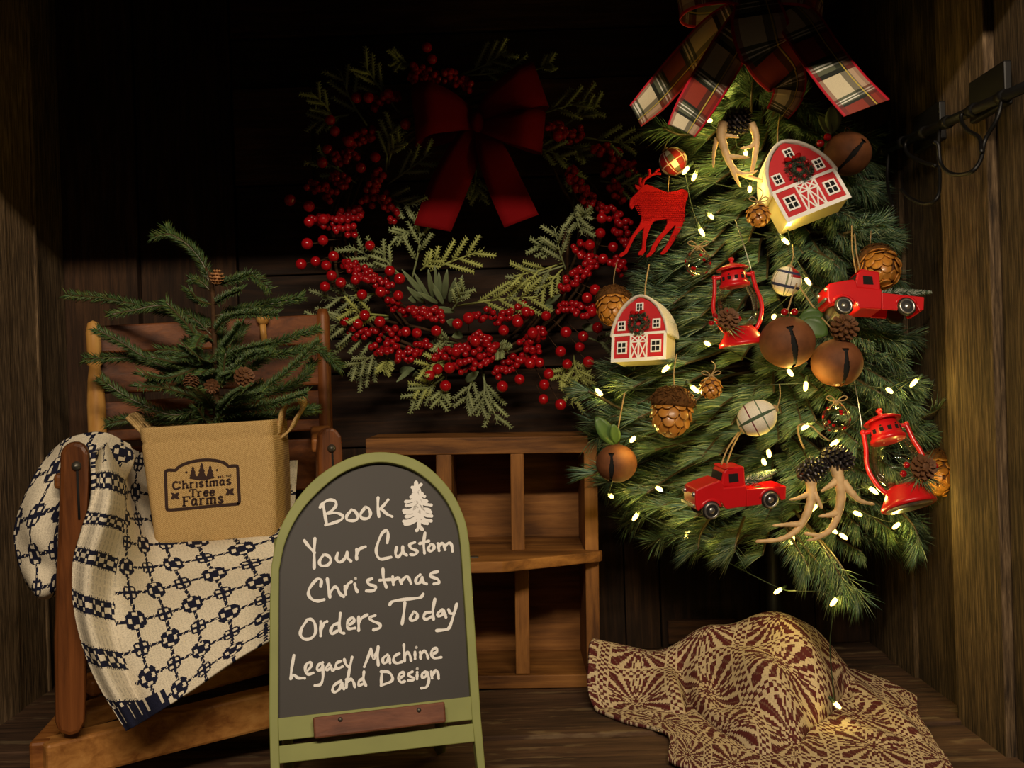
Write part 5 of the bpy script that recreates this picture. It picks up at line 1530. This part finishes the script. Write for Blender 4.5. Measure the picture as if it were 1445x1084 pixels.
mb = MB(); leafmesh(mb, m4 @ Vector((-22, -4, 28)), m4 @ Vector((-24, -8, 66)), .012); leafmesh(mb, m4 @ Vector((-24, -4, 26)), m4 @ Vector((-42, -6, 52)), .008); mb.build('leaf', M['leafg'], b4, solid=.0006)
for x, z in [(-40, 13), (-30, 22)]:
    mb = MB(m4); mb.ball((x, -6, z), 5.5, 14, 10); mb.build('berry', M['berry'], b4)

def clothball(px, py, Y, r_, roll, pitch, label, colf, sz=1.0):
    m_ = frame(px, py, Y, roll, 0, pitch)
    t = thing('fabric_ball', label, 'ornament', m_)
    n_ = 48
    A_ = np.zeros((n_ + 1, 2 * n_ + 1, 3))
    for j in range(n_ + 1):
        th = math.pi * j / n_
        for k in range(2 * n_ + 1):
            a = math.pi * k / n_
            A_[j, k] = tuple(m_ @ Vector((r_ * math.sin(th) * math.sin(a), -r_ * math.sin(th) * math.cos(a), r_ * sz * math.cos(th))))
    mb = MB(); mb.grid(A_, lambda i, j: colf(i / (2 * n_), j / n_)); mb.build('ball', M['cloth'], t)
    mb = MB(m_); mb.lathe([(r_ * .22, r_ * sz * .96), (r_ * .26, r_ * sz * 1.04), (r_ * .12, r_ * sz * 1.12), (0, r_ * sz * 1.13)], 12); mb.build('cap', M['twine'], t)
    tp = m_ @ Vector((0, 0, r_ * sz * 1.1))
    twine(t, [tp, tp + Vector((.006, .008, .014)), tp + Vector((.010, .025, .03))], .0007)
    return t
CR_, RD_, GN_, NV_c = lin(240, 230, 206), lin(168, 32, 32), lin(74, 92, 66), lin(58, 62, 88)
def p_red(u, v):
    a, b = (u * 5) % 1, (v * 3) % 1
    if .44 < a < .50 or .46 < b < .52: return lin(232, 214, 190)
    if a > .62 and b > .55: return CR_
    if a > .62 and b < .4: return lin(110, 104, 78)
    if a > .62 or b > .6: return lin(140, 40, 36)
    return RD_
def p_blue(u, v):
    a, b = (u * 5 + .25) % 1, (v * 3.2 + .2) % 1
    if b < .16: return NV_c
    if .22 < b < .25 or .30 < a < .33: return lin(150, 140, 120)
    if a < .13: return lin(128, 134, 100)
    if u < .33 and v < .36: return RD_
    return CR_
def p_green(u, v):
    a, b = (u * 4 + .2) % 1, (v * 2.4 + .1) % 1
    if a < .14: return GN_
    if .2 < a < .23 or .62 < a < .65: return lin(60, 40, 60)
    if b < .10: return lin(110, 128, 100)
    if .5 < b < .54: return lin(120, 40, 56)
    return CR_
clothball(950, 228, TS(950, 228) - .045, 20, -35, 0, 'red plaid fabric ball ornament above the red reindeer', p_red)
clothball(1110, 397, TS(1110, 397) - .050, 21, 12, 10, 'cream fabric ball ornament with navy plaid in the middle of the tree', p_blue)
clothball(1068, 590, TS(1068, 590) - .055, 25, 62, 10, 'cream and green plaid fabric ball ornament above the lower truck', p_green, 1.15)

def bowtwine(parent, m_, z, s_=1.0, rad=.0008):
    for sg_ in (-1, 1):
        mb = MB(m_); mb.tube(cr([(0, -2, z), (sg_ * 9 * s_, -4, z + 7 * s_), (sg_ * 15 * s_, -3, z + 5 * s_), (sg_ * 10 * s_, -2, z + 1), (0, -2, z)], 5), rad * F / 1.5, 6)
        mb.tube(cr([(0, -2, z), (sg_ * 6 * s_, -6, z - 4 * s_), (sg_ * 13 * s_, -6, z - 13 * s_)], 5), rad * F / 1.5, 6)
        mb.build('twine_bow', M['twine'], parent)
def glassball(px, py, Y, r_, label):
    m_ = frame(px, py, Y)
    t = thing('glass_ball', label, 'ornament', m_)
    mb = MB(m_); mb.ball((0, 0, 0), r_, 32, 22); gl_ = mb.build('globe', M['glass'], t)
    mb = MB(m_)
    for k in range(10):
        z = 1 - 2 * (k + .5) / 10; a = k * 2.39996
        d = Vector((math.sqrt(1 - z * z) * math.cos(a), math.sqrt(1 - z * z) * math.sin(a), z))
        mb.ball(d * r_ * .985, 2.7, 8, 6, 0, None, (1, 1, .3), d.to_track_quat('Z', 'Y').to_matrix())
    mb.build('red_dots', M['felt'], gl_)
    mb = MB(m_); mb.lathe([(4, r_ - 1), (4.2, r_ + 4), (3, r_ + 5), (0, r_ + 5)], 12); mb.build('cap', M['twine'], t)
    bowtwine(t, m_, r_ + 4)
    return t
glassball(985, 371, TS(985, 371) - .045, 19, 'clear glass ball with red dots on the left of the upper lantern')
glassball(1180, 590, TS(1180, 590) - .050, 20, 'clear glass ball with red dots between the bells and the antler ornament')

def acorn(px, py, Y, r_, roll, pitch, label, sz=1.15):
    m_ = frame(px, py, Y, roll, 0, pitch)
    t = thing('acorn_ornament', label, 'ornament', m_)
    mb = MB(m_); mb.ball((0, 0, -.1 * r_), r_ * .93, 24, 16, 0, None, (1, 1, sz)); mb.build('nut', M['cone'], t)
    mb = MB(m_)
    for j in range(6):
        th = math.pi * (.40 + .115 * j)
        n_ = max(3, int(11 * math.sin(th)))
        for k in range(n_):
            a = 2 * math.pi * (k + .5 * (j % 2)) / n_ + random.uniform(-.1, .1)
            d = Vector((math.sin(th) * math.cos(a), math.sin(th) * math.sin(a), math.cos(th)))
            c = Vector((d.x * r_ * .96, d.y * r_ * .96, d.z * r_ * .95 * sz - .1 * r_))
            T = (d + Vector((0, 0, .35 + random.uniform(-.1, .15)))).normalized().to_track_quat('Z', 'Y').to_matrix()
            mb.lathe([(0, 1.4), (r_ * .25, 1.2), (r_ * random.uniform(.29, .34), .6), (r_ * .29, -.6), (0, -1)], 12, c, 0, T)
    mb.build('scales', M['gold'], t)
    mb = MB(m_)
    mb.lathe([(r_ * 1.06, r_ * .22), (r_ * 1.12, r_ * .36), (r_ * 1.06, r_ * .62), (r_ * .84, r_ * .92), (r_ * .5, r_ * 1.12), (0, r_ * 1.2)], 26)
    cp = mb.build('cap', M['fuzz'], t)
    mb = MB(m_)
    for k in range(260):
        a = random.uniform(0, 6.283); h_ = random.random()
        d = Vector((math.cos(a) * (1 - h_ * .6), math.sin(a) * (1 - h_ * .6), .1 + h_)).normalized()
        p = Vector((d.x * r_ * 1.06, d.y * r_ * 1.06, r_ * .35 + d.z * r_ * .8))
        s_ = d.cross(Vector((random.random() - .5, random.random() - .5, random.random() - .5))).normalized()
        e = p + (d * .4 + s_) * r_ * .28
        mb.tube([p - (s_ - d * .1) * r_ * .1, (p + e) / 2 + d * r_ * .06, e], .5, 4)
    mb.build('fibres', M['fuzz'], cp)
    tp = m_ @ Vector((0, 0, r_ * 1.2))
    twine(t, [tp, tp + Vector((.001, .004, .02)), tp + Vector((.008, .02, .045))], .0008)
    return t
acorn(948, 580, TS(948, 580) - .050, 28, 6, -4, 'large acorn ornament of brown wood shavings hanging below the left barn', 1.2)
acorn(1240, 378, TS(1240, 378) - .020, 27, -6, -62, 'acorn ornament of wood shavings behind the upper truck', 1.05)
acorn(866, 432, TS(866, 432) - .010, 23, 4, -30, 'dim acorn ornament of wood shavings peeping out behind the left barn')
acorn(1327, 668, TS(1327, 668) - .010, 26, 20, -40, 'acorn ornament of wood shavings half hidden behind the lower lantern')

def shaveball(px, py, Y, r_, roll, label):
    m_ = frame(px, py, Y, roll)
    t = thing('wood_cone_ornament', label, 'ornament', m_)
    mb = MB(m_); mb.ball((0, 0, 0), r_ * .85, 16, 12); mb.build('core', M['cone'], t)
    mb = MB(m_)
    for k in range(34):
        z = 1 - 2 * (k + .5) / 34; a = k * 2.39996
        d = Vector((math.sqrt(1 - z * z) * math.cos(a), math.sqrt(1 - z * z) * math.sin(a), z))
        T = (d + Vector((0, 0, .5))).normalized().to_track_quat('Z', 'Y').to_matrix()
        mb.lathe([(0, 1.2), (r_ * .26, .9), (r_ * .3, .3), (r_ * .26, -.5), (0, -.8)], 9, d * r_ * .9, 0, T)
    mb.build('scales', M['gold'], t)
    bowtwine(t, m_, r_ + 1, .9)
    twine(t, [m_ @ Vector((0, -1, r_)), m_ @ Vector((7, 2, r_ + 14)), m_ @ Vector((2, 6, r_ + 22))], .0008)
    return t
shaveball(1003, 547, TS(1003, 547) - .050, 16, 0, 'small wood shaving cone tied with a twine bow beside the large acorn')
shaveball(1070, 303, TS(1070, 303) - .050, 17, 0, 'small wood shaving cone tied with a twine bow on the left of the tilted barn')

# knitted reindeer cut-out
RY = TS(930, 300) - .045
ZR = lambda x, y: (870 + x / 4.928 - 925, -(150 + y / 4.928 - 300))
m_ = frame(925, 300, RY, 0, 6)
rd = thing('reindeer_ornament', 'red knitted reindeer ornament hanging at the upper left edge of the tree', 'ornament', m_)
ol = [(92, 715), (84, 690), (90, 655), (120, 620), (150, 590), (175, 560), (205, 545), (250, 560), (300, 580), (360, 598), (420, 588), (450, 574), (480, 578), (502, 600), (498, 635), (486, 660), (480, 700), (478, 770), (460, 830), (430, 890), (395, 950), (370, 985), (350, 1015), (320, 1035), (300, 1030), (318, 1005), (345, 970), (375, 910), (405, 850), (410, 825), (390, 845), (350, 885), (310, 930), (280, 975), (262, 1015), (235, 1045), (205, 1055), (205, 1038), (228, 1015), (245, 970), (285, 910), (330, 860), (352, 815), (350, 785), (310, 790), (260, 800), (238, 830), (220, 880), (205, 930), (200, 970), (200, 1010), (175, 1040), (145, 1038), (150, 1015), (172, 995), (178, 940), (180, 890), (185, 850), (160, 870), (130, 905), (105, 950), (85, 990), (70, 1025), (30, 1055), (10, 1050), (15, 1030), (50, 1010), (70, 970), (95, 915), (125, 870), (155, 830), (170, 790), (165, 735), (160, 700), (145, 685), (125, 690), (112, 712), (104, 722)]
mb = MB(m_); mb.prism([ZR(*p) for p in ol], -2.6, 2.6)
bo = mb.build('body', M['felt'], rd, bevel=.001)
mb = MB(m_)      # knit ribs
for yy in range(600, 800, 13):
    for k in range(0, 30):
        x = 100 + k * 14 + (7 if (yy // 13) % 2 else 0)
        lo_x = 92 + (abs(690 - yy) * .25 if yy < 690 else (yy - 690) * .75); hi_x = 480
        if yy < 620: lo_x = 150
        if lo_x + 14 < x < hi_x - 8 and not (yy > 775 and 240 < x < 350):
            c = ZR(x, yy); mb.ball((c[0], -2.8, c[1]), 1.25, 6, 4, 0, None, (1.15, .5, .8))
mb.build('knit_stitches', M['felt'], bo)
mb = MB(m_)
for an in [[(178, 560), (190, 520), (225, 490), (270, 470), (310, 470)], [(225, 490), (230, 460), (222, 440)], [(265, 472), (280, 450), (300, 440)], [(170, 562), (160, 530), (165, 500)]]:
    mb.tube(cr([(*ZR(*p)[:1], 0, ZR(*p)[1]) for p in an], 5), 2.0, 8)
mb.build('antler', M['felt'], rd)
mb = MB(m_); mb.prism([ZR(*p) for p in [(150, 590), (130, 570), (125, 548), (150, 556), (172, 578)]], -1.6, 1.6); mb.build('ear', M['felt'], rd)
tp = m_ @ Vector((*ZR(360, 598)[:1], 0, ZR(360, 598)[1]))
twine(rd, [tp, tp + Vector((.004, .01, .03)), tp + Vector((.008, .03, .055))], .0007)

def antlers(px, py, Y, roll, label, cones, horns, tw):
    m_ = frame(px, py, Y, roll)
    t = thing('antler_ornament', label, 'ornament', m_)
    for c, L_, ra, ax_ in cones:
        pinecone('pine_cone', t, m_ @ Vector(c), L_ * Y / F, ra * Y / F, M['pewter'], ax_, 9, 11)
    for h in horns:
        mb = MB(m_)
        for pts, r0, r1 in h:
            q = cr(pts, 7); N = len(q)
            mb.tube(q, [1.18 * (r0 + (r1 - r0) * i / (N - 1)) + .3 * math.sin(i * 1.7) for i in range(N)], 10)
            mb.ball(q[-1], r1, 8, 6)
        mb.build('antler', M['antler'], t)
    for pts in tw: twine(t, [m_ @ Vector(p) for p in pts], .0011)
    return t
A7 = lambda x, y, d=0: (940 + x / 4.817 - 1150, d, -(580 + y / 4.817 - 690))
antlers(1150, 690, TS(1150, 690) - .060, 0, 'antler ornament with two dark pine cones hanging low on the tree',
        [(A7(985, 405, 0), 44, 15, (1, -.2, .30)), (A7(1150, 320, -2), 46, 16, (1, -.1, -.28))],
        [[([A7(975, 440), A7(985, 520, -2), A7(975, 620, -6), A7(930, 730, -8), A7(860, 820, -8), A7(760, 870, -6), A7(612, 885, -4)], 7.2, 2.0), ([A7(970, 560, -2), A7(930, 575, -6), A7(880, 590, -8), A7(832, 600, -8)], 4.2, 1.2), ([A7(985, 520), A7(1010, 580, -8), A7(1040, 650, -12)], 4.8, 2.0), ([A7(905, 765, -8), A7(850, 765, -10), A7(790, 770, -8), A7(720, 775, -8)], 4.4, 1.4)],
         [([A7(1140, 370, -4), A7(1160, 450, -8), A7(1175, 560, -10), A7(1155, 690, -10), A7(1110, 790, -10), A7(1040, 840, -8), A7(940, 830, -6)], 7.6, 2.2), ([A7(1145, 470, -8), A7(1110, 495, -12), A7(1070, 520, -12), A7(1040, 540, -12)], 5, 1.4), ([A7(1190, 480, -8), A7(1240, 550, -14), A7(1300, 605, -14), A7(1400, 630, -8)], 5.6, 1.6), ([A7(1140, 690, -10), A7(1090, 700, -14), A7(1025, 708, -14)], 4.8, 1.6), ([A7(1060, 835, -8), A7(1010, 860, -10), A7(950, 875, -8)], 3.4, 1.2)]],
        [[A7(940, 260), A7(905, 180), A7(895, 110), A7(930, 90), A7(985, 100), A7(1050, 160), A7(1110, 205)]])
A4 = lambda x, y, d=0: (870 + x / 4.928 - 1042, d, -(150 + y / 4.928 - 215))
antlers(1042, 215, TS(1042, 215) - .050, 0, 'antler ornament with a dark pine cone near the top of the tree',
        [(A4(830, 110, 4), 44, 17, (.6, -.4, .5))],
        [[([A4(745, 120), A4(725, 200, -4), A4(745, 310, -8), A4(790, 420, -8), A4(860, 480, -8), A4(1010, 525, -6)], 6.6, 2.0), ([A4(735, 215, -4), A4(780, 215, -8), A4(840, 225, -8)], 3.6, 1.2), ([A4(770, 360, -8), A4(820, 365, -12), A4(910, 365, -10)], 4.2, 1.2), ([A4(700, 220, 2), A4(680, 320, 2), A4(675, 420, 2)], 3.2, 1.2), ([A4(800, 440, -8), A4(820, 500, -8), A4(855, 560, -4)], 3.8, 1.4), ([A4(855, 478, -8), A4(920, 478, -10), A4(970, 455, -8)], 3.0, 1.0)],
         [([A4(935, 120), A4(965, 200, -2), A4(965, 300, -4), A4(950, 400, -4), A4(930, 490, -2)], 5.2, 2.0), ([A4(970, 240, -2), A4(930, 285, -6), A4(860, 300, -6)], 3.8, 1.2)]], [])
# a few loose red bits at the right edge
mb = MB(); c = P(1342, 703, 1.60)
leafmesh(mb, c, P(1360, 712, 1.585), .006); o = mb.build('red_petal', M['felt'], None, solid=.001, at=c); tag(o, 'small red felt petal at the lower right edge of the tree', 'ornament')

# ------------------------------------------------------------------ plaid bow on the tree top
tb = thing('ribbon_bow', 'plaid ribbon bow with red edges tied on the tree top', 'ribbon bow', frame(1068, 10, TY - .03))
RC, RDK, GRN, DKG, LRED = lin(214, 200, 166), lin(150, 22, 32), lin(92, 96, 74), lin(34, 38, 30), lin(140, 52, 36)
WHL = lin(226, 222, 206)
def plaid(nc, reps, ph=0.0):
    def f(i, j):
        u = (i + .5) / nc
        v = (j * reps + ph) % 1
        if u < .06 or u > .94: return lin(184, 20, 40)
        if v < .30: cv = RC
        elif v < .42: cv = GRN if not (.34 < v < .36 or .385 < v < .40) else WHL
        elif v < .46: cv = DKG
        elif v < .74: cv = LRED
        elif v < .78: cv = DKG
        elif v < .94: cv = GRN if not (.82 < v < .84 or .87 < v < .885) else WHL
        else: cv = DKG
        if u < .13 or .86 < u: k, cu = .65, lin(110, 30, 30)
        elif u < .56: return cv
        elif .60 < u < .625: return WHL
        elif .70 < u < .72: return lin(196, 170, 70)
        elif u < .76: k, cu = .72, DKG
        else: k, cu = .45, LRED
        return tuple(cv[n_] * (1 - k) + cu[n_] * k for n_ in range(3))
    return f
def tail(name, pts, hw, reps, ph, **kw):
    n_ = 26
    return band(tb, name, M['ribbon'], pts, hw, .0008, n_, colf=plaid(36, reps / (n_ * (len(pts) - 1)), ph), cross=36, **kw)
tY = TY - .15
tail('tail', [(1060, 5, tY), (1010, 42, tY - .02), (963, 92, tY - .09), (928, 132, tY - .13), (897, 163, tY - .15)], [18, 24, 25, 24, 18], 1.9, .55, wv=(.55, .75, .5))
tail('tail', [(1068, 0, tY - .01), (1035, 60, tY - .05), (1002, 115, tY - .12), (976, 158, tY - .15), (962, 184, tY - .16)], [18, 27, 28, 26, 22], 1.9, .42, wv=(.85, .5, .2), cut=-.004)
tail('tail', [(1066, -10, tY - .02), (1072, 30, tY - .06), (1084, 72, tY - .075), (1112, 108, tY - .05), (1112, 135, tY - .04), (1098, 160, tY - .03)], [26, 40, 40, 34, 28, 22], 1.75, .72, wv=[(1, -.35, 0), (1, -.3, 0), (1, -.5, .2), (1, -.2, .5), (1, .2, .6)])
tail('tail', [(1080, -10, tY - .01), (1122, 22, tY - .06), (1154, 68, tY - .13), (1190, 115, tY - .17), (1224, 152, tY - .19)], [20, 28, 30, 32, 34], 2.0, .62, wv=(.82, -.56, .1), cut=.006)
tail('loop', [(1068, -6, tY), (1020, -30, tY - .05), (970, -28, tY - .08), (955, -12, tY - .04), (985, 4, tY), (1060, 0, tY + .01)], [18, 34, 40, 40, 34, 18], 2.4, .1, wv=(.2, 1, .2))
tail('loop', [(1072, -6, tY), (1110, -24, tY - .05), (1148, -26, tY - .07), (1164, -8, tY - .03), (1130, 6, tY), (1075, 0, tY + .01)], [18, 30, 36, 36, 30, 18], 2.4, .6, wv=(-.2, 1, .2))
mb = MB(); mb.ball(P(1070, -4, tY - .02), .016, 14, 10, 0, lin(150, 22, 32), (1, .8, 1.2)); mb.build('knot', M['ribbon'], tb)
